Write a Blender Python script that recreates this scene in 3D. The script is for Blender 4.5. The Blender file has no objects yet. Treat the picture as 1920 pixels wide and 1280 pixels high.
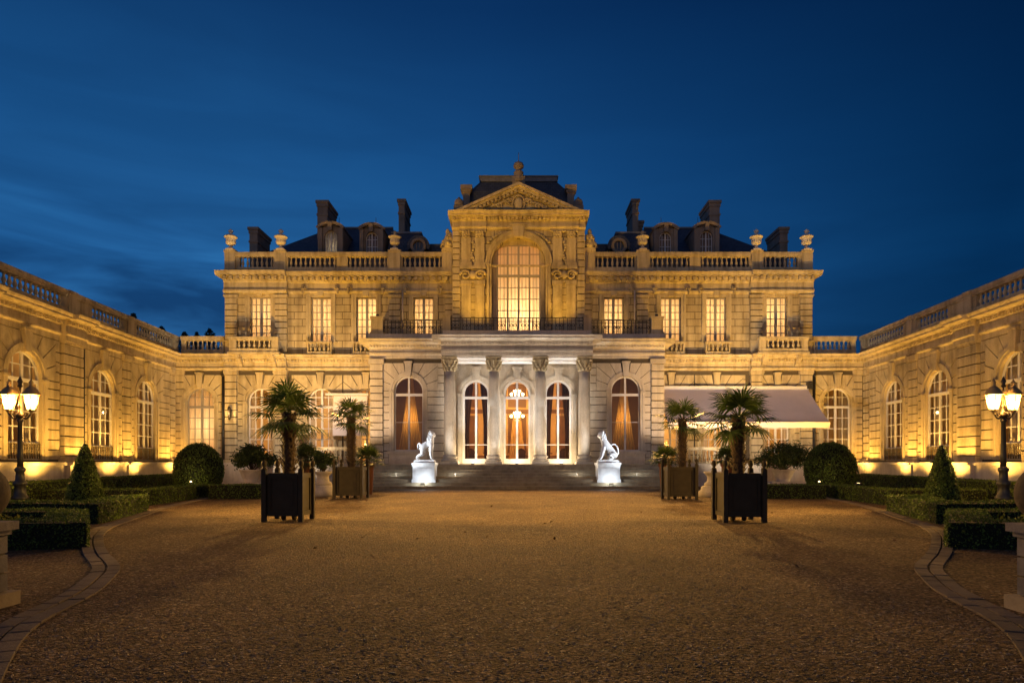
import bpy, math, random
import numpy as np
from math import sin, cos, pi, radians as R, sqrt, atan2
from mathutils import Vector, Matrix
random.seed(7); rng = np.random.default_rng(7)
S = bpy.context.scene
COL = S.collection
F, VX, VY, EYE = 1250.0, 970.0, 867.0, 1.7      # focal length in photo pixels, point straight ahead, eye height

def at(px, py, Y):
    """where a photo pixel lies at a real distance of Y metres"""
    return Vector(((px-VX)*Y/F, Y, EYE+(VY-py)*Y/F))

# ------------------------------------------------------------------ materials
def newmat(name):
    m = bpy.data.materials.new(name); m.use_nodes = True
    nt = m.node_tree; nt.nodes.clear()
    out = nt.nodes.new('ShaderNodeOutputMaterial')
    return m, nt, out
def nd(nt, typ, **kw):
    n = nt.nodes.new(typ)
    for k, v in kw.items():
        if k.startswith('i_'): n.inputs[k[2:].replace('_', ' ')].default_value = v
        else: setattr(n, k, v)
    return n
def ramp(nt, stops, interp='LINEAR'):
    r = nt.nodes.new('ShaderNodeValToRGB'); e = r.color_ramp.elements; r.color_ramp.interpolation = interp
    while len(e) < len(stops): e.new(0.5)
    for el, (p, c) in zip(e, stops):
        el.position = p; el.color = (*c, 1) if len(c) == 3 else c
    return r
def mix(nt, a, b, fac, mode='MIX'):
    m = nt.nodes.new('ShaderNodeMix'); m.data_type = 'RGBA'; m.blend_type = mode
    for sock, v in ((m.inputs[0], fac), (m.inputs[6], a), (m.inputs[7], b)):
        if hasattr(v, 'is_linked'): nt.links.new(v, sock)
        elif isinstance(v, (int, float)): sock.default_value = v
        else: sock.default_value = (*v, 1)
    return m.outputs[2]
def stone(name, col, brick=None, dark=0.72, rough=0.85, bump=0.25, grime=0.35):
    m, nt, out = newmat(name); L = nt.links.new
    tc = nd(nt, 'ShaderNodeTexCoord')
    n1 = nd(nt, 'ShaderNodeTexNoise', i_Scale=0.55, i_Detail=6.0, i_Roughness=0.62); L(tc.outputs['Object'], n1.inputs['Vector'])
    mp = nd(nt, 'ShaderNodeMapping'); mp.inputs['Scale'].default_value = (2.6, 2.6, 0.22); L(tc.outputs['Object'], mp.inputs[0])
    n2 = nd(nt, 'ShaderNodeTexNoise', i_Scale=1.0, i_Detail=5.0, i_Roughness=0.6); L(mp.outputs[0], n2.inputs['Vector'])
    n3 = nd(nt, 'ShaderNodeTexNoise', i_Scale=14.0, i_Detail=6.0, i_Roughness=0.7); L(tc.outputs['Object'], n3.inputs['Vector'])
    c0 = tuple(x*dark for x in col); c2 = tuple(min(1, x*1.12) for x in col)
    r1 = ramp(nt, [(0.3, c0), (0.5, col), (0.72, c2)]); L(n1.outputs['Fac'], r1.inputs[0])
    r2 = ramp(nt, [(0.36, (0.55, 0.5, 0.44)), (0.56, (1, 1, 1))]); L(n2.outputs['Fac'], r2.inputs[0])
    c = mix(nt, r1.outputs[0], r2.outputs[0], grime, 'MULTIPLY')
    r3 = ramp(nt, [(0.3, (0.78, 0.76, 0.74)), (0.6, (1.05, 1.05, 1.05))]); L(n3.outputs['Fac'], r3.inputs[0])
    c = mix(nt, c, r3.outputs[0], 0.7, 'MULTIPLY')
    h = n3.outputs['Fac']
    if brick:
        sp = nd(nt, 'ShaderNodeSeparateXYZ'); L(tc.outputs['Object'], sp.inputs[0])
        cb = nd(nt, 'ShaderNodeCombineXYZ'); L(sp.outputs[0], cb.inputs[0]); L(sp.outputs[2], cb.inputs[1])
        b = nd(nt, 'ShaderNodeTexBrick'); b.inputs['Scale'].default_value = 1.0
        b.inputs['Brick Width'].default_value = brick[0]; b.inputs['Row Height'].default_value = brick[1]
        b.inputs['Mortar Size'].default_value = brick[2]; b.inputs['Mortar Smooth'].default_value = 0.2
        b.inputs['Color1'].default_value = (1, 1, 1, 1); b.inputs['Color2'].default_value = (0.84, 0.82, 0.8, 1); b.inputs['Mortar'].default_value = (0.28, 0.25, 0.21, 1)
        L(cb.outputs[0], b.inputs['Vector'])
        c = mix(nt, c, b.outputs['Color'], 0.85, 'MULTIPLY')
        ma = nd(nt, 'ShaderNodeMath', operation='MULTIPLY_ADD'); ma.inputs[1].default_value = -1.5
        L(b.outputs['Fac'], ma.inputs[0]); L(h, ma.inputs[2]); h = ma.outputs[0]
    bp = nd(nt, 'ShaderNodeBump', i_Strength=bump, i_Distance=0.04); L(h, bp.inputs['Height'])
    bs = nd(nt, 'ShaderNodeBsdfPrincipled', i_Roughness=rough); L(c, bs.inputs['Base Color']); L(bp.outputs[0], bs.inputs['Normal'])
    bs.inputs['Specular IOR Level'].default_value = 0.25
    L(bs.outputs[0], out.inputs[0])
    return m
def plain(name, col, rough=0.6, metal=0.0, var=0.25, scale=5.0, bump=0.0, spec=0.4):
    m, nt, out = newmat(name); L = nt.links.new
    tc = nd(nt, 'ShaderNodeTexCoord')
    n = nd(nt, 'ShaderNodeTexNoise', i_Scale=scale, i_Detail=5.0, i_Roughness=0.65); L(tc.outputs['Object'], n.inputs['Vector'])
    r = ramp(nt, [(0.3, tuple(x*(1-var) for x in col)), (0.7, tuple(min(1, x*(1+var*0.6)) for x in col))]); L(n.outputs['Fac'], r.inputs[0])
    bs = nd(nt, 'ShaderNodeBsdfPrincipled', i_Roughness=rough, i_Metallic=metal); L(r.outputs[0], bs.inputs['Base Color'])
    bs.inputs['Specular IOR Level'].default_value = spec
    rr = ramp(nt, [(0.3, (rough*0.8,)*3), (0.7, (min(1, rough*1.2),)*3)]); L(n.outputs['Fac'], rr.inputs[0]); L(rr.outputs[0], bs.inputs['Roughness'])
    if bump:
        bp = nd(nt, 'ShaderNodeBump', i_Strength=bump, i_Distance=0.02); L(n.outputs['Fac'], bp.inputs['Height']); L(bp.outputs[0], bs.inputs['Normal'])
    L(bs.outputs[0], out.inputs[0]); return m
def foliage(name, c0, c1, c2):
    m, nt, out = newmat(name); L = nt.links.new
    g = nd(nt, 'ShaderNodeNewGeometry'); r = ramp(nt, [(0.0, c0), (0.55, c1), (1.0, c2)]); L(g.outputs['Random Per Island'], r.inputs[0])
    tc = nd(nt, 'ShaderNodeTexCoord'); n = nd(nt, 'ShaderNodeTexNoise', i_Scale=2.2, i_Detail=3.0); L(tc.outputs['Object'], n.inputs['Vector'])
    rn = ramp(nt, [(0.35, (0.55, 0.55, 0.5)), (0.65, (1.15, 1.15, 1.0))]); L(n.outputs['Fac'], rn.inputs[0])
    c = mix(nt, r.outputs[0], rn.outputs[0], 0.8, 'MULTIPLY')
    d = nd(nt, 'ShaderNodeBsdfPrincipled', i_Roughness=0.5); L(c, d.inputs['Base Color']); d.inputs['Specular IOR Level'].default_value = 0.3
    t = nd(nt, 'ShaderNodeBsdfTranslucent'); L(c, t.inputs[0])
    mx = nd(nt, 'ShaderNodeMixShader'); mx.inputs[0].default_value = 0.25; L(d.outputs[0], mx.inputs[1]); L(t.outputs[0], mx.inputs[2])
    L(mx.outputs[0], out.inputs[0]); return m
def emit(name, col, st):
    m, nt, out = newmat(name); e = nd(nt, 'ShaderNodeEmission'); e.inputs[0].default_value = (*col, 1); e.inputs[1].default_value = st
    nt.links.new(e.outputs[0], out.inputs[0]); return m
def glass(name, tint, gloss=0.12):
    m, nt, out = newmat(name); L = nt.links.new
    t = nd(nt, 'ShaderNodeBsdfTransparent'); t.inputs[0].default_value = (*tint, 1)
    g = nd(nt, 'ShaderNodeBsdfGlossy'); g.inputs['Roughness'].default_value = 0.06
    lw = nd(nt, 'ShaderNodeLayerWeight'); lw.inputs[0].default_value = 0.25
    ma = nd(nt, 'ShaderNodeMath', operation='MULTIPLY_ADD'); ma.inputs[1].default_value = 0.5; ma.inputs[2].default_value = gloss*0.4; L(lw.outputs['Fresnel'], ma.inputs[0])
    mx = nd(nt, 'ShaderNodeMixShader'); L(ma.outputs[0], mx.inputs[0]); L(t.outputs[0], mx.inputs[1]); L(g.outputs[0], mx.inputs[2])
    L(mx.outputs[0], out.inputs[0]); return m
def sheer(name, col, through=0.6):
    m, nt, out = newmat(name); L = nt.links.new
    tc = nd(nt, 'ShaderNodeTexCoord'); mp = nd(nt, 'ShaderNodeMapping'); mp.inputs['Scale'].default_value = (9, 9, 0.35); L(tc.outputs['Object'], mp.inputs[0])
    n = nd(nt, 'ShaderNodeTexNoise', i_Scale=1.0, i_Detail=3.0); L(mp.outputs[0], n.inputs['Vector'])
    r = ramp(nt, [(0.3, tuple(x*0.75 for x in col)), (0.7, col)]); L(n.outputs['Fac'], r.inputs[0])
    d = nd(nt, 'ShaderNodeBsdfDiffuse'); L(r.outputs[0], d.inputs[0]); t = nd(nt, 'ShaderNodeBsdfTranslucent'); L(r.outputs[0], t.inputs[0])
    mx = nd(nt, 'ShaderNodeMixShader'); mx.inputs[0].default_value = through; L(d.outputs[0], mx.inputs[1]); L(t.outputs[0], mx.inputs[2])
    L(mx.outputs[0], out.inputs[0]); return m

STONE = (0.56, 0.475, 0.30)
M = dict(
    wall=stone('limestone_courses', STONE, brick=(1.25, 0.56, 0.034), grime=0.65),
    trim=stone('limestone_trim', (0.57, 0.485, 0.31), grime=0.7),
    block=stone('limestone_blocks', (0.55, 0.465, 0.295), dark=0.62, grime=0.6),
    pale=stone('pale_stone', (0.62, 0.56, 0.46), grime=0.35),
    white=plain('white_marble', (0.78, 0.78, 0.77), 0.5, var=0.18, scale=3),
    step=stone('step_stone', (0.42, 0.34, 0.22), dark=0.6, grime=0.5),
    joint=plain('dark_joint', (0.10, 0.08, 0.055), 0.9),
    slate=None,
    lead=plain('lead_sheet', (0.2, 0.2, 0.21), 0.5, var=0.3),
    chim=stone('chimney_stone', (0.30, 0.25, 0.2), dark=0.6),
    frame=plain('white_window_paint', (0.72, 0.70, 0.67), 0.45, var=0.08),
    greyframe=plain('grey_window_paint', (0.33, 0.31, 0.28), 0.5, var=0.1),
    iron=plain('black_iron', (0.03, 0.028, 0.025), 0.45, var=0.3, spec=0.5),
    rail=plain('dark_bronze_rail', (0.10, 0.078, 0.05), 0.6, var=0.3),
    bronze=plain('bronze_iron', (0.09, 0.07, 0.045), 0.42, metal=0.5, var=0.3),
    cap=plain('lantern_copper', (0.36, 0.26, 0.12), 0.5, metal=0.4, var=0.3),
    box=plain('dark_green_black_paint', (0.055, 0.044, 0.026), 0.6, var=0.25, scale=3, bump=0.1, spec=0.12),
    pane=glass('window_glass', (0.95, 0.94, 0.92)),
    sheer=sheer('sheer_curtain', (0.92, 0.84, 0.68), 0.6),
    drape=sheer('gold_drape', (0.55, 0.32, 0.10), 0.35),
    darkdrape=sheer('brown_drape', (0.09, 0.038, 0.013), 0.04),
    linen=sheer('linen_curtain', (0.62, 0.53, 0.40), 0.45),
    room=plain('room_plaster', (0.66, 0.42, 0.16), 0.8, var=0.12, scale=1.0),
    roomdark=plain('room_panelling', (0.22, 0.11, 0.04), 0.6, var=0.2, scale=1.5),
    soil=plain('soil', (0.05, 0.035, 0.022), 0.95, var=0.4, scale=12),
    terracotta=plain('terracotta', (0.27, 0.12, 0.06), 0.8, var=0.25, scale=8),
    canvas=plain('awning_canvas', (0.80, 0.71, 0.69), 0.9, var=0.06, scale=1.5),
    trunk=None,
    core=plain('hedge_core', (0.008, 0.012, 0.004), 0.95),
    leaf=foliage('box_leaf', (0.035, 0.058, 0.01), (0.095, 0.15, 0.024), (0.17, 0.245, 0.042)),
    palm=foliage('palm_leaf', (0.04, 0.07, 0.018), (0.08, 0.125, 0.03), (0.13, 0.18, 0.05)),
    shrub=foliage('shrub_leaf', (0.02, 0.04, 0.012), (0.05, 0.085, 0.02), (0.10, 0.14, 0.035)),
    flower=foliage('yellow_flower', (0.12, 0.16, 0.02), (0.28, 0.30, 0.03), (0.42, 0.38, 0.05)),
    needle=foliage('conifer_needle', (0.03, 0.05, 0.055), (0.06, 0.09, 0.1), (0.09, 0.13, 0.14)),  # lightened and bluish, distance haze put into the needle colour
    crystal=emit('candle_bulbs', (1.0, 0.72, 0.36), 14.0),
    shade=emit('lamp_shade_glow', (1.0, 0.62, 0.22), 5.0),
    bulb=emit('lamp_bulb', (1.0, 0.80, 0.50), 60.0),
    warmface=emit('warm_flood_face', (1.0, 0.70, 0.32), 7.0),
    coolface=emit('cool_flood_face', (0.85, 0.93, 1.0), 25.0),
    dryleaf=plain('dry_leaf', (0.13, 0.06, 0.02), 0.8),
)
def slate_mat():
    m, nt, out = newmat('roof_slate'); L = nt.links.new
    tc = nd(nt, 'ShaderNodeTexCoord'); sp = nd(nt, 'ShaderNodeSeparateXYZ'); L(tc.outputs['Object'], sp.inputs[0])
    cb = nd(nt, 'ShaderNodeCombineXYZ'); L(sp.outputs[0], cb.inputs[0]); L(sp.outputs[2], cb.inputs[1])
    b = nd(nt, 'ShaderNodeTexBrick'); b.inputs['Scale'].default_value = 1; b.inputs['Brick Width'].default_value = 0.3; b.inputs['Row Height'].default_value = 0.2; b.inputs['Mortar Size'].default_value = 0.012
    b.inputs['Color1'].default_value = (0.085, 0.095, 0.115, 1); b.inputs['Color2'].default_value = (0.055, 0.063, 0.078, 1); b.inputs['Mortar'].default_value = (0.012, 0.012, 0.015, 1)
    L(cb.outputs[0], b.inputs['Vector'])
    bp = nd(nt, 'ShaderNodeBump', i_Strength=0.5, i_Distance=0.02); bp.invert = True; L(b.outputs['Fac'], bp.inputs['Height'])
    bs = nd(nt, 'ShaderNodeBsdfPrincipled', i_Roughness=0.5); L(b.outputs['Color'], bs.inputs['Base Color']); L(bp.outputs[0], bs.inputs['Normal'])
    L(bs.outputs[0], out.inputs[0]); return m
M['slate'] = slate_mat()
def trunk_mat():
    m, nt, out = newmat('palm_fibre'); L = nt.links.new
    tc = nd(nt, 'ShaderNodeTexCoord'); n = nd(nt, 'ShaderNodeTexNoise', i_Scale=14.0, i_Detail=6.0, i_Distortion=1.5); L(tc.outputs['Object'], n.inputs['Vector'])
    r = ramp(nt, [(0.35, (0.03, 0.018, 0.009)), (0.65, (0.13, 0.085, 0.045))]); L(n.outputs['Fac'], r.inputs[0])
    bp = nd(nt, 'ShaderNodeBump', i_Strength=1.0, i_Distance=0.04); L(n.outputs['Fac'], bp.inputs['Height'])
    bs = nd(nt, 'ShaderNodeBsdfPrincipled', i_Roughness=0.9); L(r.outputs[0], bs.inputs['Base Color']); L(bp.outputs[0], bs.inputs['Normal'])
    L(bs.outputs[0], out.inputs[0]); return m
M['trunk'] = trunk_mat()
def gravel_mat():
    m, nt, out = newmat('gravel'); L = nt.links.new
    tc = nd(nt, 'ShaderNodeTexCoord')
    nw = nd(nt, 'ShaderNodeTexNoise', i_Scale=9.0, i_Detail=3.0); L(tc.outputs['Object'], nw.inputs['Vector'])
    wv = mix(nt, tc.outputs['Object'], nw.outputs['Color'], 0.06, 'ADD')
    v = nd(nt, 'ShaderNodeTexVoronoi', i_Scale=25.0, i_Randomness=1.0); L(wv, v.inputs['Vector'])
    v2 = nd(nt, 'ShaderNodeTexVoronoi', i_Scale=70.0, i_Randomness=1.0); L(wv, v2.inputs['Vector'])
    sep = nd(nt, 'ShaderNodeSeparateColor'); L(v.outputs['Color'], sep.inputs[0])
    r = ramp(nt, [(0.0, (0.09, 0.051, 0.023)), (0.3, (0.23, 0.14, 0.066)), (0.7, (0.40, 0.258, 0.13)), (0.93, (0.52, 0.365, 0.2)), (1.0, (0.74, 0.6, 0.4))]); L(sep.outputs[0], r.inputs[0])
    n = nd(nt, 'ShaderNodeTexNoise', i_Scale=0.33, i_Detail=7.0, i_Roughness=0.62); L(tc.outputs['Object'], n.inputs['Vector'])
    rn = ramp(nt, [(0.34, (0.55, 0.51, 0.47)), (0.5, (0.9, 0.88, 0.86)), (0.64, (1.2, 1.18, 1.14))]); L(n.outputs['Fac'], rn.inputs[0])
    c = mix(nt, r.outputs[0], rn.outputs[0], 1.0, 'MULTIPLY')
    rd = ramp(nt, [(0.0, (1, 1, 1)), (0.75, (0.2, 0.18, 0.16))]); L(v.outputs['Distance'], rd.inputs[0])
    c = mix(nt, c, rd.outputs[0], 0.85, 'MULTIPLY')
    ad = nd(nt, 'ShaderNodeMath', operation='MULTIPLY_ADD'); ad.inputs[1].default_value = 0.5; L(v2.outputs['Distance'], ad.inputs[0]); L(v.outputs['Distance'], ad.inputs[2])
    ad2 = nd(nt, 'ShaderNodeMath', operation='MULTIPLY_ADD'); ad2.inputs[1].default_value = -1.2; L(sep.outputs[1], ad2.inputs[0]); L(ad.outputs[0], ad2.inputs[2])
    bp = nd(nt, 'ShaderNodeBump', i_Strength=1.0, i_Distance=0.045); bp.invert = True; L(ad2.outputs[0], bp.inputs['Height'])
    bs = nd(nt, 'ShaderNodeBsdfPrincipled', i_Roughness=0.85); L(c, bs.inputs['Base Color']); L(bp.outputs[0], bs.inputs['Normal']); bs.inputs['Specular IOR Level'].default_value = 0.2
    L(bs.outputs[0], out.inputs[0]); return m
M['gravel'] = gravel_mat()

# ------------------------------------------------------------------ mesh builder (facade coords: u along, d outwards, z up)
class MB:
    def __init__(s): s.v = []; s.f = []; s.m = []; s.sm = []
    def add(s, vs, fs, m=0, sm=False):
        o = len(s.v); s.v += [tuple(x) for x in vs]
        for f in fs: s.f.append([i+o for i in f]); s.m.append(m); s.sm.append(sm)
        return s
    def box(s, u0, u1, d0, d1, z0, z1, m=0):
        if u1 < u0: u0, u1 = u1, u0
        if d1 < d0: d0, d1 = d1, d0
        return s.add([(u0, -d0, z0), (u1, -d0, z0), (u1, -d1, z0), (u0, -d1, z0), (u0, -d0, z1), (u1, -d0, z1), (u1, -d1, z1), (u0, -d1, z1)],
              [(0, 1, 2, 3), (7, 6, 5, 4), (0, 4, 5, 1), (1, 5, 6, 2), (2, 6, 7, 3), (3, 7, 4, 0)], m)
    def obox(s, p, ax, ay, az, m=0):    # oriented box, half axes as vectors
        p = Vector(p); ax = Vector(ax); ay = Vector(ay); az = Vector(az)
        vs = [p+sx*ax+sy*ay+sz*az for sz in (-1, 1) for sx, sy in ((-1, -1), (1, -1), (1, 1), (-1, 1))]
        return s.add(vs, [(3, 2, 1, 0), (4, 5, 6, 7), (0, 1, 5, 4), (1, 2, 6, 5), (2, 3, 7, 6), (3, 0, 4, 7)], m)
    def poly(s, pts, d0, d1, m=0, bevel=0.0):   # polygon in (u,z), extruded d0 (back) -> d1 (front)
        n = len(pts)
        if bevel:
            cu = sum(p[0] for p in pts)/n; cz = sum(p[1] for p in pts)/n
            ins = []
            for (a, b) in pts:
                l = max(1e-6, sqrt((a-cu)**2+(b-cz)**2)); k = max(0, 1-bevel*1.4/l); ins.append((cu+(a-cu)*k, cz+(b-cz)*k))
            vs = [(a, -d0, b) for a, b in pts]+[(a, -(d1-bevel), b) for a, b in pts]+[(a, -d1, b) for a, b in ins]
            fs = [(i, (i+1) % n, n+(i+1) % n, n+i) for i in range(n)]+[(n+i, n+(i+1) % n, 2*n+(i+1) % n, 2*n+i) for i in range(n)]
            fs.append(tuple(range(2*n, 3*n)))
            return s.add(vs, fs, m)
        vs = [(a, -d0, b) for a, b in pts]+[(a, -d1, b) for a, b in pts]
        fs = [(i, (i+1) % n, n+(i+1) % n, n+i) for i in range(n)]+[tuple(range(n, 2*n)), tuple(range(n-1, -1, -1))]
        return s.add(vs, fs, m)
    def profile(s, u0, u1, prof, m=0):          # closed (d,z) outline swept along u
        n = len(prof)
        vs = [(u0, -d, z) for d, z in prof]+[(u1, -d, z) for d, z in prof]
        fs = [(i, (i+1) % n, n+(i+1) % n, n+i) for i in range(n)]+[tuple(range(n)), tuple(range(2*n-1, n-1, -1))]
        return s.add(vs, fs, m)
    def lathe(s, c, prof, seg=16, m=0, sx=1, sy=1, smooth=True, cap=True):  # prof (r,z)
        vs = []; fs = []
        for r, z in prof:
            for k in range(seg):
                a = 2*pi*k/seg; vs.append((c[0]+r*cos(a)*sx, c[1]+r*sin(a)*sy, c[2]+z))
        for i in range(len(prof)-1):
            for k in range(seg):
                k2 = (k+1) % seg; fs.append((i*seg+k, i*seg+k2, (i+1)*seg+k2, (i+1)*seg+k))
        s.add(vs, fs, m, smooth)
        if cap:
            o = len(s.v)-len(vs)
            for row, rev in ((0, True), (len(prof)-1, False)):
                if prof[row][0] > 1e-4:
                    f = [o+row*seg+k for k in range(seg)]; s.f.append(f[::-1] if rev else f); s.m.append(m); s.sm.append(False)
        return s
    def tube(s, pts, r, seg=8, m=0):
        pts = [Vector(p) for p in pts]; rs = r if isinstance(r, (list, tuple)) else [r]*len(pts)
        vs = []; fs = []; up = Vector((0.13, 0.31, 0.94))
        for i, p in enumerate(pts):
            t = (pts[min(i+1, len(pts)-1)]-pts[max(i-1, 0)]).normalized(); a = t.cross(up)
            if a.length < 1e-3: a = t.cross(Vector((1, 0, 0)))
            a.normalize(); b = t.cross(a)
            for k in range(seg):
                an = 2*pi*k/seg; vs.append(p+(a*cos(an)+b*sin(an))*rs[i])
        for i in range(len(pts)-1):
            for k in range(seg):
                k2 = (k+1) % seg; fs.append((i*seg+k, i*seg+k2, (i+1)*seg+k2, (i+1)*seg+k))
        fs.append(tuple(range(seg-1, -1, -1))); fs.append(tuple(range((len(pts)-1)*seg, len(pts)*seg)))
        return s.add(vs, fs, m, True)
    def ball(s, c, r, seg=12, rings=8, m=0):
        rx, ry, rz = r if isinstance(r, (tuple, list)) else (r, r, r)
        pr = [(max(1e-5, sin(pi*i/rings)), -cos(pi*i/rings)*rz) for i in range(rings+1)]
        return s.lathe(c, pr, seg, m, rx, ry, cap=False)
    def ring(s, c, r0, r1, d0, d1, a0=0.0, a1=pi, n=20, m=0, zc=0.0):  # annulus arc in (u,z)
        vs = []; fs = []
        for i in range(n+1):
            a = a0+(a1-a0)*i/n; ca, sa = cos(a), sin(a)
            for rr, dd in ((r0, d0), (r1, d0), (r1, d1), (r0, d1)): vs.append((c+rr*ca, -dd, zc+rr*sa))
        for i in range(n):
            for k in range(4):
                k2 = (k+1) % 4; fs.append((4*i+k, 4*i+k2, 4*i+4+k2, 4*i+4+k))
        fs += [(0, 1, 2, 3), (4*n+3, 4*n+2, 4*n+1, 4*n)]
        return s.add(vs, fs, m)
    def xform(s, mat):
        s.v = [tuple(mat @ Vector(p)) for p in s.v]; return s
    def build(s, name, mats, parent=None, loc=None):
        me = bpy.data.meshes.new(name); me.from_pydata(s.v, [], s.f)
        mats = mats if isinstance(mats, (list, tuple)) else [mats]
        for x in mats: me.materials.append(x)
        me.polygons.foreach_set('material_index', s.m); me.polygons.foreach_set('use_smooth', s.sm); me.update()
        o = bpy.data.objects.new(name, me); COL.objects.link(o)
        if parent: o.parent = parent
        if loc is not None: o.location = loc
        return o

def tag(o, label=None, cat=None, group=None, kind=None):
    if label: o['label'] = label
    if cat: o['category'] = cat
    if group: o['group'] = group
    if kind: o['kind'] = kind
    return o
def thing(name, label, cat, loc=(0, 0, 0), rz=0.0, group=None):
    o = bpy.data.objects.new(name, None); COL.objects.link(o); o.location = loc; o.rotation_euler = (0, 0, rz); o.empty_display_size = 0.3
    return tag(o, label, cat, group)
def inst(src, parent, loc, rz=0.0, scale=None):
    c = src.copy(); COL.objects.link(c); c.parent = parent; c.location = loc; c.rotation_euler = (0, 0, rz)
    if scale: c.scale = scale
    return c
def light(kind, name, loc, power, col, parent=None, aim=None, size=0.1, angle=100, blend=0.8):
    l = bpy.data.lights.new(name, kind); l.energy = power; l.color = col
    if kind in ('POINT', 'SPOT'): l.shadow_soft_size = size
    if kind == 'SPOT': l.spot_size = R(angle); l.spot_blend = blend
    o = bpy.data.objects.new(name, l); COL.objects.link(o); o.location = loc
    if aim is not None: o.rotation_euler = (Vector(aim)-Vector(loc)).to_track_quat('-Z', 'Y').to_euler()
    if parent: o.parent = parent
    return o

# ------------------------------------------------------------------ facade pieces
def op(c, w, z0, top, arch=True):           # an opening; arch: top is the crown, spring below
    r = w/2
    return dict(c=c, w=w, r=r, z0=z0, top=top, spring=(top-r if arch else top), arch=arch)
def wall(mb, u0, u1, z0, z1, d, ops, reveal=0.5, m=0, mr=0, n=18):
    def q(a, b, za, zb, mm=m):
        if b-a > 1e-5 and zb-za > 1e-5: mb.add([(a, -d, za), (b, -d, za), (b, -d, zb), (a, -d, zb)], [(0, 1, 2, 3)], mm)
    cur = u0
    for o in sorted(ops, key=lambda o: o['c']):
        l, r = o['c']-o['r'], o['c']+o['r']
        q(cur, l, z0, z1); q(l, r, z0, o['z0'])
        sp = o['spring']; di = d-reveal
        mb.add([(l, -d, o['z0']), (l, -di, o['z0']), (l, -di, sp), (l, -d, sp)], [(0, 1, 2, 3)], mr)
        mb.add([(r, -di, o['z0']), (r, -d, o['z0']), (r, -d, sp), (r, -di, sp)], [(0, 1, 2, 3)], mr)
        mb.add([(l, -d, o['z0']), (r, -d, o['z0']), (r, -di, o['z0']), (l, -di, o['z0'])], [(0, 1, 2, 3)], mr)
        if o['arch']:
            pts = [(o['c']-o['r']*cos(pi*i/n), sp+o['r']*sin(pi*i/n)) for i in range(n+1)]
            for (a, za), (b, zb) in zip(pts, pts[1:]):
                mb.add([(a, -d, za), (b, -d, zb), (b, -d, z1), (a, -d, z1)], [(0, 1, 2, 3)], m)
                mb.add([(a, -d, za), (a, -di, za), (b, -di, zb), (b, -d, zb)], [(0, 1, 2, 3)], mr)
        else:
            q(l, r, sp, z1)
            mb.add([(l, -d, sp), (l, -di, sp), (r, -di, sp), (r, -d, sp)], [(0, 1, 2, 3)], mr)
        cur = r
    q(cur, u1, z0, z1)
def clip(poly, nx, nz, c):      # keep nx*u+nz*z <= c
    out = []
    for i in range(len(poly)):
        a, b = poly[i], poly[(i+1) % len(poly)]; da = nx*a[0]+nz*a[1]-c; db = nx*b[0]+nz*b[1]-c
        if da <= 0: out.append(a)
        if (da < 0 < db) or (db < 0 < da):
            t = da/(da-db); out.append((a[0]+(b[0]-a[0])*t, a[1]+(b[1]-a[1])*t))
    return out
def rustic(mb, ua, ub, z0, z1, o, ring, d, proud=0.08, course=0.56, gap=0.065, m=0, flank=0.75, nv=9, d_back=None):
    """raised blocks with open joints round an arched opening: courses beside it, radiating stones over it"""
    Rr = o['r']+ring; c = o['c']; sp = o['spring']; db = d if d_back is None else d_back
    g = gap/2; bl = max(ua, c-Rr-flank); br = min(ub, c+Rr+flank)
    z = z0
    while z < sp-0.05:
        zt = min(z+course, sp)
        if sp-zt < 0.2: zt = sp
        for a, b in ((ua, c-Rr), (c+Rr, ub)):
            if b-a > 0.12: mb.poly([(a+g*0.3, z+g), (b-g*0.3, z+g), (b-g*0.3, zt-g), (a+g*0.3, zt-g)], db, d+proud, m, 0.015)
        z = zt
    z = sp
    while z < z1-0.05:
        zt = min(z+course, z1)
        if z1-zt < 0.2: zt = z1
        for a, b in ((ua, bl), (br, ub)):
            if b-a > 0.12: mb.poly([(a+g*0.3, z+g), (b-g, z+g), (b-g, zt-g), (a+g*0.3, zt-g)], db, d+proud, m, 0.015)
        z = zt
    for k in range(nv):
        if k == nv//2: continue
        a0, a1 = pi*k/nv, pi*(k+1)/nv
        poly = [(bl, sp+g*0.5), (br, sp+g*0.5), (br, z1-g), (bl, z1-g)]
        n0 = (sin(a0), -cos(a0)); n1 = (-sin(a1), cos(a1))
        poly = clip(poly, n0[0], n0[1], n0[0]*c+n0[1]*sp-g*0.7); poly = clip(poly, n1[0], n1[1], n1[0]*c+n1[1]*sp-g*0.7)
        if len(poly) < 3: continue
        out = [p for p in poly if sqrt((p[0]-c)**2+(p[1]-sp)**2) > Rr*0.6]
        i = min(range(len(poly)), key=lambda i: (poly[i][0]-c)**2+(poly[i][1]-sp)**2)
        near = [j for j in range(len(poly)) if poly[j] not in out]
        arc = []
        for t in range(4):
            a = (a1-g/Rr)+((a0+g/Rr)-(a1-g/Rr))*t/3; arc.append((c+Rr*cos(a), max(sp+g*0.5, sp+Rr*sin(a))))
        # order outer points counter-clockwise by angle, then inner arc back
        out.sort(key=lambda p: atan2(p[1]-sp, p[0]-c))
        if len(out) >= 2: mb.poly(out+arc, db, d+proud, m, 0.0)
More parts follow.
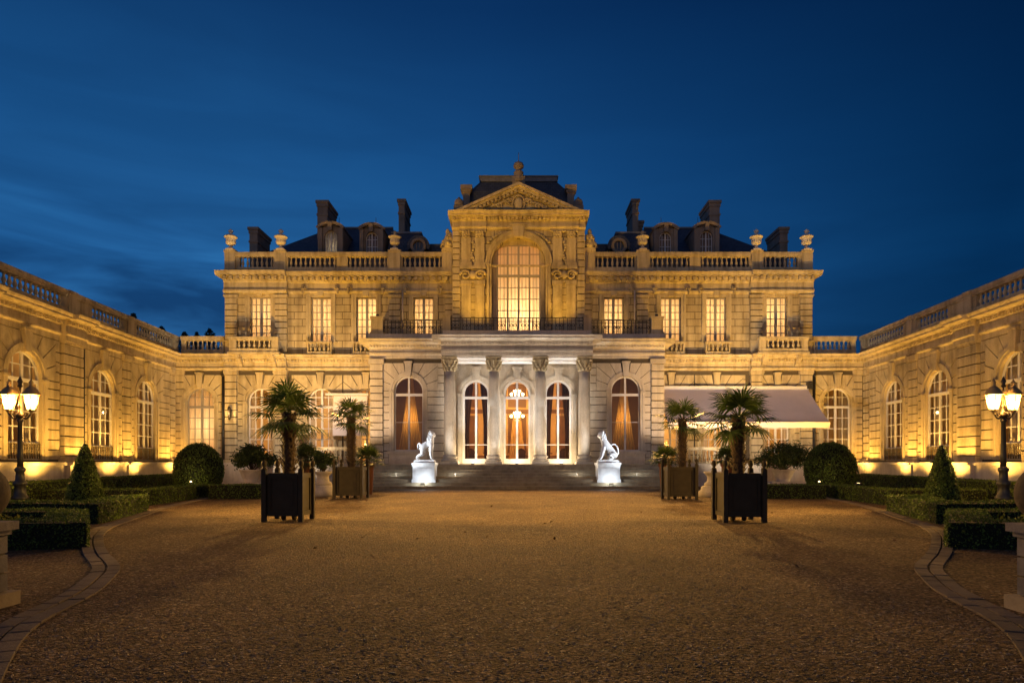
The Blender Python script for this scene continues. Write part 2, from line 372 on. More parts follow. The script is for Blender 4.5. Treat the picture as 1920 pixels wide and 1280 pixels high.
def archivolt(mb, o, ring, d, proud=0.1, m=0, jamb=True, key=None, keyw=0.5):
    for (f0, f1, p) in ((0.0, 0.45, proud*0.55), (0.45, 1.0, proud)):
        r0, r1 = o['r']+ring*f0+0.004, o['r']+ring*f1
        mb.ring(o['c'], r0, r1, d-0.02, d+p, m=m, zc=o['spring'])
        if jamb:
            for s in (-1, 1): mb.box(o['c']+s*r0, o['c']+s*r1, d-0.02, d+p, o['z0'], o['spring'], m)
    for s in (-1, 1): mb.box(o['c']+s*(o['r']+0.006), o['c']+s*(o['r']+ring+0.05), d-0.01, d+proud+0.05, o['spring']-0.16, o['spring']-0.02, m)
    if key:
        w0, w1 = keyw*0.36, keyw*0.52
        mb.poly([(o['c']-w0, o['spring']+o['r']-0.06), (o['c']+w0, o['spring']+o['r']-0.06), (o['c']+w1, key-0.12), (o['c']-w1, key-0.12)], d-0.02, d+proud+0.12, m, 0.02)
        mb.box(o['c']-w1*1.15, o['c']+w1*1.15, d-0.02, d+proud+0.17, key-0.12, key-0.002, m)
def blocks(mb, u0, u1, z0, z1, d0, d1, course=0.56, gap=0.07, m=0, mj=1):
    """a rusticated pier: stacked stones with recessed joints"""
    n = max(1, round((z1-z0)/course)); h = (z1-z0)/n
    mb.box(u0+0.04, u1-0.04, d0, d1-0.05, z0, z1, m if mj is None else mj)
    for i in range(n):
        a, b = z0+i*h+gap/2, z0+(i+1)*h-gap/2
        mb.box(u0, u1, d0, d1-0.018, a, b, m)
        mb.poly([(u0+0.002, a+0.002), (u1-0.002, a+0.002), (u1-0.002, b-0.002), (u0+0.002, b-0.002)], d1-0.02, d1, m, 0.018)
def window(parent, o, d, trans=None, cols=4, rows=5, toprows=2, mat='frame', bar=0.035, curtain=None, cd=0.28, open_frac=0.0, name='window', fr=0.09, mull=0.13, solid=0.0):
    mb = MB(); c, r, sp = o['c'], o['r'], o['spring']; e = 0.004
    def topz(x):
        return sp+(sqrt(max(0, r*r-(x-c)**2)) if o['arch'] else 0)
    mb.box(c-r+e, c-r+fr, d-0.05, d+0.06, o['z0']+e, sp); mb.box(c+r-fr, c+r-e, d-0.05, d+0.06, o['z0']+e, sp)
    mb.box(c-r+fr, c+r-fr, d-0.05, d+0.06, o['z0']+e, o['z0']+fr+solid)
    if o['arch']: mb.ring(c, r-fr, r-e, d-0.05, d+0.06, zc=sp)
    else: mb.box(c-r+fr, c+r-fr, d-0.05, d+0.06, o['top']-fr, o['top']-e)
    mb.box(c-mull/2, c+mull/2, d-0.04, d+0.07, o['z0']+fr, topz(c)-fr*0.6)
    zt = trans if trans else o['top']
    if trans: mb.box(c-r+fr*0.5, c+r-fr*0.5, d-0.05, d+0.10, trans-0.09, trans+0.09)
    for i in range(1, cols):
        x = c-r+2*r*i/cols
        if abs(x-c) > 0.1: mb.box(x-bar/2, x+bar/2, d-0.02, d+0.03, o['z0']+fr, topz(x)-fr*0.5)
    z0 = o['z0']+fr+solid
    for i in range(1, rows):
        z = z0+(zt-z0)*i/rows; mb.box(c-r+fr, c+r-fr, d-0.018, d+0.028, z-bar/2, z+bar/2)
    if trans:
        for i in range(1, toprows):
            z = trans+(o['top']-trans)*i/toprows*1.05; hw = r if z < sp else sqrt(max(0, r*r-(z-sp)**2))
            mb.box(c-hw+fr*0.4, c+hw-fr*0.4, d-0.018, d+0.028, z-bar/2, z+bar/2)
    w = mb.build(name, M[mat], parent)
    g = MB(); n = 16
    if o['arch']: pts = [(c-r+0.01, o['z0']), (c+r-0.01, o['z0'])]+[(c+(r-0.01)*cos(pi*i/n), sp+(r-0.01)*sin(pi*i/n)) for i in range(n+1)]
    else: pts = [(c-r+0.01, o['z0']), (c+r-0.01, o['z0']), (c+r-0.01, o['top']), (c-r+0.01, o['top'])]
    g.add([(a, -(d-0.005), b) for a, b in pts], [tuple(range(len(pts)))]); g.build('pane', M['pane'], w)
    if curtain: drape(w, c-r-0.15, c+r+0.15, d-cd, o['z0']+0.02, o['top']+0.15, curtain, open_frac)
    return w
def drape(parent, u0, u1, d, z0, z1, mat, gap=0.0, tie=0.0, amp=0.025, waves=7, name='curtain', ny=10):
    """gathered cloth; gap = open share in the middle; tie = how far each half is drawn aside low down"""
    c = (u0+u1)/2; mb = MB()
    halves = [(u0, c-(u1-u0)*gap/2, -1), (c+(u1-u0)*gap/2, u1, 1)] if (gap > 0 or tie > 0) else [(u0, u1, 0)]
    for a, b, s in halves:
        n = 48; vs = []; fs = []
        for j in range(ny+1):
            t = j/ny; z = z1+(z0-z1)*t
            if tie > 0:
                k = 1-tie*sin(min(1, t/0.7)*pi/2)**1.5
                aa, bb = (a, a+(b-a)*k) if s < 0 else (b-(b-a)*k, b)
            else: aa, bb = a, b
            for i in range(n+1):
                f = i/n; am = amp*(1+0.5*sin(5*f+2*t))
                vs.append((aa+(bb-aa)*f, -(d+am*sin(2*pi*waves*f+0.6*sin(3*t))+0.02*sin(17*f)), z))
        for j in range(ny):
            for i in range(n): fs.append((j*(n+1)+i, j*(n+1)+i+1, (j+1)*(n+1)+i+1, (j+1)*(n+1)+i))
        mb.add(vs, fs, 0, True)
    return mb.build(name, M[mat], parent)
def room(parent, u0, u1, d0, d1, z0, z1, mat='room', name='room'):   # box open to the front (d0)
    mb = MB()
    v = [(u0, -d0, z0), (u1, -d0, z0), (u1, -d1, z0), (u0, -d1, z0), (u0, -d0, z1), (u1, -d0, z1), (u1, -d1, z1), (u0, -d1, z1)]
    mb.add(v, [(0, 1, 2, 3), (7, 6, 5, 4), (2, 6, 7, 3), (1, 5, 6, 2), (3, 7, 4, 0)])
    return mb.build(name, M[mat], parent)
def aframe(parent, c, d, z0, z1, w0, w1, name='curtain'):     # lace curtain spreading towards the floor
    mb = MB(); n = 36; vs = []
    for j in range(13):
        t = j/12; hw = w0+(w1-w0)*t**1.3
        for i in range(n+1): f = i/n*2-1; vs.append((c+hw*f, -(d+0.05*sin(i*1.35)), z1+(z0-z1)*t))
    mb.add(vs, [(j*(n+1)+i, j*(n+1)+i+1, (j+1)*(n+1)+i+1, (j+1)*(n+1)+i) for j in range(12) for i in range(n)], 0, True)
    return mb.build(name, M['drape'], parent)
# baluster mesh shared by all stone balustrades
def baluster_mesh(h, r=0.115):
    mb = MB(); p = [(0.8, 0), (0.8, 0.09), (0.5, 0.13), (0.62, 0.2), (1.0, 0.36), (0.95, 0.45), (0.55, 0.66), (0.42, 0.78), (0.6, 0.82), (0.42, 0.86), (0.75, 0.92), (0.8, 1.0)]
    mb.lathe((0, 0, 0), [(a*r, b*h) for a, b in p], 8)
    return mb
BAL = {}
def balustrade(parent, u0, u1, segs, d, z0, zb, zc, zt, step=0.38, w=0.2, mat='trim', single=True, piers=(), pext=0.04, name='balustrade', br=0.115):
    mb = MB()
    mb.box(u0, u1, d-w, d+w, z0, zb); mb.box(u0-0.02, u1+0.02, d-w-0.03, d+w+0.03, zc, zc+(zt-zc)*0.35); mb.box(u0-0.05, u1+0.05, d-w-0.07, d+w+0.07, zc+(zt-zc)*0.35, zt)
    prev = u0
    for a, b in list(segs)+[(u1, u1)]:
        if a-prev > 0.05:
            mb.box(prev, a, d-w*0.8, d+w*0.8, zb, zc)
            if a-prev > 0.5: mb.box(prev+0.12, a-0.12, d, d+w*0.8+0.025, zb+0.08, zc-0.08)
        prev = b
    for a, b, zz in piers:
        mb.box(a, b, d-w-0.05, d+w+pext, z0, zc-0.02); mb.box(a-0.05, b+0.05, d-w-0.1, d+w+pext+0.06, zz-0.16, zz); mb.box(a-0.002, b+0.002, d-w-0.055, d+w+pext+0.004, zc-0.02, zz-0.16)
        mb.box(a-0.04, b+0.04, d-w-0.08, d+w+pext+0.04, z0-0.001, z0+0.18)
    o = mb.build(name, M[mat], parent)
    h = round(zc-zb, 3); key = (h, mat, br)
    for a, b in segs:
        n = max(1, round((b-a)/step))
        for i in range(n):
            u = a+(b-a)*(i+0.5)/n
            if single:
                if key not in BAL: BAL[key] = baluster_mesh(h, br).build('baluster', M[mat], o, (u, -d, zb))
                else: inst(BAL[key], o, (u, -d, zb))
    if not single:
        mb2 = MB()
        for a, b in segs:
            n = max(1, round((b-a)/step))
            for i in range(n):
                u = a+(b-a)*(i+0.5)/n; t = baluster_mesh(h, br); t.v = [(x+u, y-d, z+zb) for x, y, z in t.v]; mb2.add(t.v, t.f, 0, True)
        mb2.build('baluster_row', M[mat], o)
    return o
ENT = [(0.0, 8.86), (0.10, 8.86), (0.16, 8.92), (0.24, 8.95), (0.24, 9.06), (0.12, 9.10), (0.12, 9.42), (0.18, 9.46), (0.2, 9.5), (0.24, 9.68), (0.34, 9.72), (0.4, 9.78), (0.78, 9.80), (0.78, 9.90), (0.86, 9.96), (0.92, 10.055), (0.0, 10.06)]
ENTP = [(d_ if d_ < 0.3 else 0.3+(d_-0.3)*0.45, z_) for d_, z_ in ENT]
def entab(mb, u0, u1, ex=0.0, prof=ENT, dent=(0.2, 0.36, 9.50, 9.67, 0.13, 0.25), z=0.0, m=0):
    mb.profile(u0, u1, [(d+(ex if d > 0 else 0), zz+z) for d, zz in prof], m)
    if dent:
        a, b, za, zb, w, st = dent; n = int((u1-u0)/st)
        for i in range(n):
            u = u0+(u1-u0)*(i+0.5)/n; mb.box(u-w/2, u+w/2, a+ex, b+ex, za+z, zb+z, m)
def sculpt(mb, c, d, z, sx, sz, seed, n=26, m=0):   # carved relief: oval shield, scrolls and leaves
    rnd = random.Random(seed)
    mb.ball((c, -d, z), (0.30*sx, 0.14, 0.5*sz), 14, 8, m)
    for k in range(24):
        a = 2*pi*k/24; mb.ball((c+0.40*sx*cos(a), -d-0.06, z+0.64*sz*sin(a)), (0.075*sx, 0.08, 0.1*sz), 6, 5, m)
    for s in (-1, 1):
        for q in range(2):
            pts = []; x0, z0 = c+s*(0.55+0.75*q)*sx, z+(0.1-0.3*q)*sz
            for i in range(22):
                a = i*0.42; r = (0.34-0.014*i)*(1-0.25*q); pts.append((x0+s*r*cos(a)*sx, -d-0.03, z0+r*sin(a)*sz))
            mb.tube(pts, [0.075*(1-0.02*i)*min(sx, sz) for i in range(22)], 6, m)
        for i in range(n//2):
            t = i/(n/2); mb.ball((c+s*(0.45+1.5*t)*sx, -d-0.02, z+(0.35-0.75*t+rnd.uniform(-.15, .15))*sz), (rnd.uniform(.07, .16)*sx, .09, rnd.uniform(.07, .16)*sz), 6, 5, m)

# ------------------------------------------------------------------ sky (dusk)
w = bpy.data.worlds.new("World"); S.world = w; w.use_nodes = True
nt = w.node_tree; L = nt.links.new; bg = nt.nodes['Background']
sk = nd(nt, 'ShaderNodeTexSky', sky_type='NISHITA'); sk.sun_disc = False; sk.sun_elevation = R(-5); sk.sun_rotation = R(-70); sk.ozone_density = 10.0
tc = nd(nt, 'ShaderNodeTexCoord'); sp = nd(nt, 'ShaderNodeSeparateXYZ'); L(tc.outputs['Generated'], sp.inputs[0])
re = ramp(nt, [(0.0, (0.008, 0.040, 0.10)), (0.12, (0.010, 0.058, 0.155)), (0.26, (0.0085, 0.062, 0.18)), (0.40, (0.0045, 0.040, 0.128)), (0.56, (0.0018, 0.018, 0.068)), (1.0, (0.001, 0.009, 0.04))])
L(sp.outputs[2], re.inputs[0])
rx = ramp(nt, [(0.0, (0.9, 0.95, 0.95)), (0.33, (1.35, 1.2, 1.12)), (0.48, (1.0, 1.0, 1.0)), (0.62, (0.55, 0.66, 0.7)), (0.78, (0.10, 0.27, 0.32))])
mpx = nd(nt, 'ShaderNodeMapRange'); mpx.inputs[1].default_value = -1; mpx.inputs[2].default_value = 1; L(sp.outputs[0], mpx.inputs[0]); L(mpx.outputs[0], rx.inputs[0])
c = mix(nt, re.outputs[0], rx.outputs[0], 1.0, 'MULTIPLY')
mp = nd(nt, 'ShaderNodeMapping'); mp.inputs['Scale'].default_value = (1.4, 1.4, 8.0); mp.inputs['Rotation'].default_value = (0, R(-9), 0); L(tc.outputs['Generated'], mp.inputs[0])
ns = nd(nt, 'ShaderNodeTexNoise', i_Scale=2.3, i_Detail=5.0, i_Roughness=0.5, i_Distortion=0.5); L(mp.outputs[0], ns.inputs['Vector'])
rc = ramp(nt, [(0.36, (1.15, 1.12, 1.08)), (0.46, (0.75, 0.78, 0.82)), (0.60, (0.28, 0.34, 0.42))]); L(ns.outputs['Fac'], rc.inputs[0])
low = ramp(nt, [(0.0, (1, 1, 1)), (0.22, (0.9,)*3), (0.36, (0.22,)*3), (0.6, (0.05,)*3)]); L(sp.outputs[2], low.inputs[0])
lx = ramp(nt, [(0.34, (1, 1, 1)), (0.46, (0.5,)*3), (0.75, (0.3,)*3)]); L(mpx.outputs[0], lx.inputs[0])
fm = mix(nt, low.outputs[0], lx.outputs[0], 1.0, 'MULTIPLY')
cl = mix(nt, (1, 1, 1), rc.outputs[0], fm)
c = mix(nt, c, cl, 1.0, 'MULTIPLY')
tint = mix(nt, sk.outputs[0], (0.02, 0.06, 0.16), 1.0, 'MULTIPLY')
c = mix(nt, c, tint, 0.12, 'ADD')
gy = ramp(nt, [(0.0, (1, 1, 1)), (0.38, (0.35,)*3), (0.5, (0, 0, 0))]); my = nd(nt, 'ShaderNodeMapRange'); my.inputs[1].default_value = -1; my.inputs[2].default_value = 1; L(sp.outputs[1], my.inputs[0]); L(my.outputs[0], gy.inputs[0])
gz = ramp(nt, [(0.0, (0.125, 0.085, 0.045)), (0.3, (0.095, 0.064, 0.034)), (0.6, (0.01, 0.012, 0.02))]); L(sp.outputs[2], gz.inputs[0])  # warm glow added behind the camera to fill camera-facing sides
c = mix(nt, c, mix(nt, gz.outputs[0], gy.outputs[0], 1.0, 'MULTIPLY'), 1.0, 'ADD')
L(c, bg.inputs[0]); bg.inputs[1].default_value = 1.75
sun = bpy.data.lights.new('dusk_glow', 'SUN'); sun.energy = 0.012; sun.angle = R(20); sun.color = (0.55, 0.7, 1.0)
so = bpy.data.objects.new('dusk_glow', sun); COL.objects.link(so); so.rotation_euler = (R(62), 0, R(-50))

# ------------------------------------------------------------------ ground and kerbs
mb = MB(); mb.add([(-400, -60, 0), (400, -60, 0), (400, 500, 0), (-400, 500, 0)], [(0, 1, 2, 3)])
tag(mb.build('ground', M['gravel']), 'tan gravel forecourt spread before the palace', 'gravel court', kind='structure')
KP = [(-3.6, 4.2), (-5.05, 6.6), (-5.65, 8.6), (-6.1, 9.7), (-6.65, 10.8), (-7.9, 12.5), (-9.1, 14.3), (-10.1, 16), (-11.0, 18), (-11.85, 20.6), (-12.95, 23.9), (-13.9, 27.5), (-14.8, 31.7), (-15.4, 35)]
def spline(pts, n):
    out = []
    P = [pts[0]]+list(pts)+[pts[-1]]
    for i in range(1, len(P)-2):
        for k in range(n):
            t = k/n; a, b, c_, d_ = [Vector(P[i+j]) for j in (-1, 0, 1, 2)]
            out.append(0.5*((2*b)+(c_-a)*t+(2*a-5*b+4*c_-d_)*t*t+(3*b-a-3*c_+d_)*t**3))
    out.append(Vector(pts[-1])); return out
def kerb(sgn, label):
    rnd = random.Random(3+sgn); mb = MB()
    P = spline(KP, 40); Lc = [0]
    for a, b in zip(P, P[1:]): Lc.append(Lc[-1]+(b-a).length)
    def pos(s):
        i = max(0, min(len(Lc)-2, next((k for k in range(len(Lc)-1) if Lc[k+1] >= s), len(Lc)-2)))
        t = (s-Lc[i])/max(1e-6, Lc[i+1]-Lc[i]); p = P[i].lerp(P[i+1], t); q = (P[i+1]-P[i]).normalized(); return p, Vector((-q.y, q.x))
    for off in (-0.19, 0.02):
        s = rnd.uniform(0, .3)
        while s < Lc[-1]-0.4:
            ln = rnd.uniform(0.34, 0.5); (p0, n0), (p1, n1) = pos(s+0.008), pos(min(Lc[-1], s+ln-0.008)); h = rnd.uniform(0.014, 0.03)
            q = [p0+n0*off, p1+n1*off, p1+n1*(off+0.185), p0+n0*(off+0.185)]; cx = sum((v for v in q), Vector((0, 0)))/4
            vs = [(sgn*-v.x, v.y, -0.05) for v in q]+[(sgn*-v.x, v.y, h-0.008) for v in q]+[(sgn*-(cx+(v-cx)*0.95).x, (cx+(v-cx)*0.95).y, h) for v in q]
            mb.add(vs, [(0, 1, 5, 4), (1, 2, 6, 5), (2, 3, 7, 6), (3, 0, 4, 7), (4, 5, 9, 8), (5, 6, 10, 9), (6, 7, 11, 10), (7, 4, 8, 11), (8, 9, 10, 11)])
            s += ln
    return tag(mb.build('kerb', kerbmat), label, 'kerb', kind='structure')
kerbmat = stone('kerb_stone', (0.17, 0.13, 0.09), dark=0.55, bump=0.5)
kerb(-1, 'double row of worn kerb stones curving past the hedges away from the awning')
kerb(1, 'double row of worn kerb stones curving past the hedges on the awning side')

# ------------------------------------------------------------------ the palace
PX, PY = 0.1, 52.0
pal = thing('palace', 'floodlit limestone palace with central pediment, columned porch and dark slate roofs', 'palace', (PX, PY, 0))
SG = (-1, 1)
UW = [20.15, 15.42, 11.88]            # window axes either side
# ground floor of the side parts and the link walls (d=0)
LINK = 24.85
for s in SG:
    g = MB(); ops = [op(s*u, 2.0, 1.75, 7.5) for u in UW]
    ol = op(s*LINK, 2.22, 1.75, 7.52)
    us = sorted((s*10.7, s*22.8)); wall(g, us[0], us[1], 0, 8.9, 0, ops, 0.45, 0, 1)
    us = sorted((s*22.8, s*27.0)); wall(g, us[0], us[1], 0, 8.9, 0, [ol], 0.45, 0, 1)
    g.build('wall', [M['joint'], M['trim']], pal)
    t = MB()
    edges = {20.15: (18.0, 21.9), 15.42: (13.75, 17.7), 11.88: (10.75, 13.65)}
    for o, u in zip(ops, UW):
        a, b = edges[u]; us = sorted((s*a, s*b))
        rustic(t, us[0], us[1], 1.75, 8.55, o, 0.34, 0, m=0); archivolt(t, o, 0.34, 0, 0.11, key=8.72)
    us = sorted((s*23.0, s*26.1)); rustic(t, us[0], us[1], 1.75, 8.55, ol, 0.34, 0); archivolt(t, ol, 0.34, 0, 0.11, key=8.72)
    for a, b, ex in ((21.9, 22.8, 0.3), (18.05, 18.95, 0.3), (26.1, 26.75, 0.14)):
        us = sorted((s*a, s*b)); blocks(t, us[0], us[1], 1.95, 8.5, 0, ex); t.box(us[0]-0.05, us[1]+0.05, 0, ex+0.05, 8.5, 8.62); t.box(us[0]-0.09, us[1]+0.09, 0, ex+0.1, 8.62, 8.86)
        t.box(us[0]-0.07, us[1]+0.07, 0, ex+0.08, 1.7, 1.95)
    t.build('rusticated_stonework', [M['block'], M['joint']], pal)
    e = MB()
    us = sorted((s*10.7, s*18.0)); entab(e, us[0], us[1], 0.0, ENTP)
    us = sorted((s*18.0, s*22.85)); entab(e, us[0], us[1], 0.3, ENTP)
    us = sorted((s*22.85, s*27.0)); entab(e, us[0], us[1], 0.06)
    e.build('cornice', M['trim'], pal)
    p = MB(); us = sorted((s*10.7, s*27.0)); p.box(us[0], us[1], 0.02, 0.28, 0, 1.58); p.box(us[0], us[1], 0.02, 0.36, 1.58, 1.7); p.build('plinth', M['pale'], pal)
    for o in ops: window(pal, o, -0.36, 6.05, 4, 5, 2, bar=0.06, mull=0.16, curtain='linen', open_frac=0.45)
    window(pal, ol, -0.36, 6.05, 4, 5, 2, bar=0.06, mull=0.16, mat='greyframe' if s < 0 else 'frame', curtain='sheer' if s < 0 else 'linen', open_frac=0.0 if s < 0 else 0.3)
    us = sorted((s*10.8, s*22.6)); room(pal, us[0], us[1], -0.47, -4.5, 1.76, 8.6)
    us = sorted((s*23.2, s*26.9)); room(pal, us[0], us[1], -0.47, -4.0, 1.76, 8.6)
    # link balustrade against the sky
    us = sorted((s*22.9, s*26.2)); sg = [(us[0]+0.15, us[1]-0.35)] if s > 0 else [(us[0]+0.35, us[1]-0.15)]
    balustrade(pal, us[0], us[1], sg, 0.05, 10.06, 10.48, 11.16, 11.5, 0.36)
    rb = MB(); us = sorted((s*22.85, s*27.2)); rb.box(us[0], us[1], -0.5, -9, 9.5, 10.0); rb.build('flat_roof', M['lead'], pal)
    # upper floor
    g = MB(); uops = [op(s*UW[0], 1.62, 11.2, 14.62, False)]+[op(s*u, 1.56, 11.15, 14.58, False) for u in (UW[1], UW[2], 7.42)]
    us = sorted((s*5.0, s*22.8)); wall(g, us[0], us[1], 10.0, 16.6, 0, uops, 0.4)
    g.add([(s*22.8, 0, 0), (s*22.8, 10, 0), (s*22.8, 10, 16.6), (s*22.8, 0, 16.6)], [(0, 1, 2, 3)])
    g.build('wall', M['wall'], pal)
    t = MB()
    for o in uops:
        c_, h = o['c'], 0.36
        for f0, f1, pr in ((0.0, 0.5, 0.05), (0.5, 1.0, 0.1)):
            r0, r1 = o['r']+h*f0+0.004, o['r']+h*f1
            for q in SG: t.box(c_+q*r0, c_+q*r1, -0.01, pr, 11.1, o['top']+h*f1)
            t.box(c_-r1, c_+r1, -0.012, pr-0.002, o['top']+h*f0+0.004, o['top']+h*f1-0.002)
        t.poly([(c_-0.2, o['top']+0.06), (c_+0.2, o['top']+0.06), (c_+0.27, 14.98), (c_-0.27, 14.98)], 0, 0.2, 0, 0.02)
        for q in SG:    # carved volutes and drops either side of the keystone
            for zz in (0.0, 0.16, 0.3): t.ball((c_+q*1.35, -0.22, 15.2-zz), (0.17-zz*0.3, 0.12, 0.14), 7, 5)
            t.tube([(c_+q*(1.3-0.02*i), -0.2, 15.3+0.12*sin(i*0.5)) for i in range(12)], 0.05, 5)
        t.box(c_-1.3, c_+1.3, 0, 0.12, 10.06+0.98, 11.12)
    for a, b, ex in ((21.88, 22.8, 0.3), (18.0, 18.95, 0.3), (9.2, 10.1, 0.18), (5.1, 5.75, 0.16)):
        us = sorted((s*a, s*b)); blocks(t, us[0], us[1], 11.2, 14.5, 0, ex, 0.5); t.box(us[0], us[1], 0, ex, 10.06, 11.05); t.box(us[0]-0.06, us[1]+0.06, 0, ex+0.06, 11.05, 11.2)
        t.box(us[0]-0.04, us[1]+0.04, 0, ex+0.04, 14.5, 14.6); t.box(us[0]-0.09, us[1]+0.09, 0, ex+0.09, 14.6, 14.735)
    t.build('stone_trim', [M['block'], M['joint']], pal)
    # upper entablature with modillions
    UP = [(d_*0.62 if d_ > 0.3 else d_, z_-0.27) for d_, z_ in [(0.0, 15.1), (0.08, 15.1), (0.14, 15.2), (0.2, 15.24), (0.2, 15.36), (0.08, 15.42), (0.08, 15.92), (0.16, 15.97), (0.22, 16.05), (0.24, 16.16), (0.3, 16.3), (0.42, 16.36), (0.86, 16.40), (0.88, 16.5), (0.96, 16.56), (1.04, 16.72), (0.0, 16.73)]]
    e = MB()
    for a, b, ex in ((4.9, 11.0, 0.02), (11.0, 17.95, 0.0), (17.95, 22.85, 0.3)):
        us = sorted((s*a, s*b))
        entab(e, us[0], us[1], ex, UP, (0.2, 0.56, 15.80, 16.05, 0.2, 0.46)); entab(e, us[0], us[1], ex, [(0, 15.64), (0.01, 15.64), (0.01, 15.65), (0, 15.65)], (0.1, 0.2, 15.71, 15.82, 0.1, 0.2))
    e.profile(s*22.8-0.0, s*22.8+s*0.55, [(-8, 16.12), (0.75, 16.13), (0.93, 16.445), (-8, 16.45)])
    e.build('cornice', M['trim'], pal)
    # roof balustrade
    P_ = [(21.9, 22.72, 18.12), (18.0, 18.85, 18.12), (9.15, 10.05, 18.12), (5.15, 5.9, 18.12)]
    sg = [(5.95, 9.0), (10.2, 13.25), (14.1, 17.85), (19.0, 21.6)]
    if s < 0: sg2 = [(-b, -a) for a, b in sg][::-1]; P2 = [(-b, -a, z) for a, b, z in P_]
    else: sg2, P2 = sg, P_
    us = sorted((s*5.15, s*22.7)); balustrade(pal, us[0], us[1], sg2, 0.2, 16.46, 16.82, 17.64, 17.97, 0.37, 0.22, piers=P2, pext=0.1)
    # windows + rooms
    for o in uops: window(pal, o, -0.3, None, 4, 6, mat='greyframe', bar=0.065, curtain='sheer', cd=0.3, mull=0.2, fr=0.08)
    us = sorted((s*5.3, s*22.6)); room(pal, us[0], us[1], -0.42, -3.6, 11.0, 15.6)
    # end balcony on consoles, blind balustrades below the other windows
    b_ = MB(); us = sorted((s*18.3, s*22.0)); b_.box(us[0]-0.1, us[1]+0.1, 0.3, 1.45, 9.95, 10.1)
    for q in (18.9, 21.5):
        for k in range(6): b_.box(s*q-0.17, s*q+0.17, 0.2, 1.25-0.17*k, 9.78-0.17*k, 9.95-0.17*k-0.002)
    b_.build('balcony', M['trim'], pal)
    sg = [(us[0]+0.5, us[1]-0.5)]
    balustrade(pal, us[0], us[1], sg, 1.2, 10.1, 10.38, 11.0, 11.26, 0.36, 0.17)
    for u in UW[1:]:
        balustrade(pal, s*u-0.95, s*u+0.95, [(s*u-0.85, s*u+0.85)], 0.32, 10.06, 10.28, 10.92, 11.06, 0.34, 0.14, single=False, name='sill_balustrade')
    # thin pale upright for a bright line on the wall; dark iron pipe
    pp = MB(); pp.tube([(s*9.0, -0.3, 10.9), (s*9.0, -0.3, 15.0)], 0.06, 8); pp.build('downpipe', M['pale'], pal)
    pp = MB(); pp.tube([(s*22.98, -0.2, 0.2), (s*22.98, -0.2, 8.85)], 0.09, 8)
    for z in (1.9, 4.0, 6.2, 8.4): pp.lathe((s*22.98, -0.2, z), [(0.12, 0), (0.12, 0.1)], 8)
    pp.build('downpipe', M['iron'], pal)
    wl = MB(); wl.box(s*22.35-0.08, s*22.35+0.08, 0.3, 0.45, 5.3, 5.9); wl.lathe((s*22.35, -0.52, 5.0), [(0.05, 0), (0.12, 0.1), (0.13, 0.9), (0.05, 1.05)], 8)
    wlo = wl.build('wall_lamp', M['bronze'], pal)
    gl = MB(); gl.lathe((s*22.35, -0.52, 5.15), [(0.1, 0), (0.11, 0.6)], 8, cap=False); gl.build('lamp_glass', M['shade'], wlo)
    if s > 0:
        for uu in (14.2, 20.6):
            q_ = MB(); q_.tube([(uu, -1.2, 6.45), (uu, -1.2, 5.2)], 0.012, 5); q_.lathe((uu, -1.2, 4.75), [(0.04, 0), (0.14, 0.1), (0.16, 0.4), (0.04, 0.5)], 8); q_.build('pendant_lamp', M['shade'], pal)
            light('POINT', 'pendant_light', (uu, -1.5, 4.9), 75, (1, 0.66, 0.28), pal, size=0.15)
    if True:
        light('POINT', 'wall_lamp_light', (s*22.35, -0.85, 5.5), 40, (1, 0.68, 0.3), pal, size=0.1)

# central avant-corps (d = 0.8)
D = 0.8
g = MB(); oc = op(0, 4.16, 10.7, 19.02)
wall(g, -5.08, 5.08, 10.0, 20.6, D, [oc], 0.8)
for s in SG: g.add([(s*5.08, -D, 10.0), (s*5.08, 6, 10.0), (s*5.08, 6, 20.7), (s*5.08, -D, 20.7)], [(0, 1, 2, 3)])
g.build('wall', M['wall'], pal)
t = MB(); archivolt(t, oc, 0.36, D, 0.2, key=19.95, keyw=1.0)
t.ring(0, 2.44, 2.55, D, D+0.26, m=0, zc=oc['spring'])
def cap_corinth(mb, c, d, z0, h, w, dp):
    mb.box(c-w*0.5, c+w*0.5, d, d+dp, z0, z0+h*0.1)
    for row, (zz, k) in enumerate(((0.12, 3), (0.38, 4), (0.62, 3))):
        for i in range(k):
            u = c+w*0.8*((i+0.5)/k-0.5); mb.ball((u, -(d+dp+0.03+0.03*row), z0+h*(zz+0.12)), (w*0.16, 0.07, h*0.16), 6, 5)
    for q in SG: mb.ball((c+q*w*0.55, -(d+dp+0.06), z0+h*0.8), (w*0.16, 0.1, h*0.13), 7, 6)
    mb.box(c-w*0.62, c+w*0.62, d, d+dp+0.12, z0+h*0.9, z0+h)
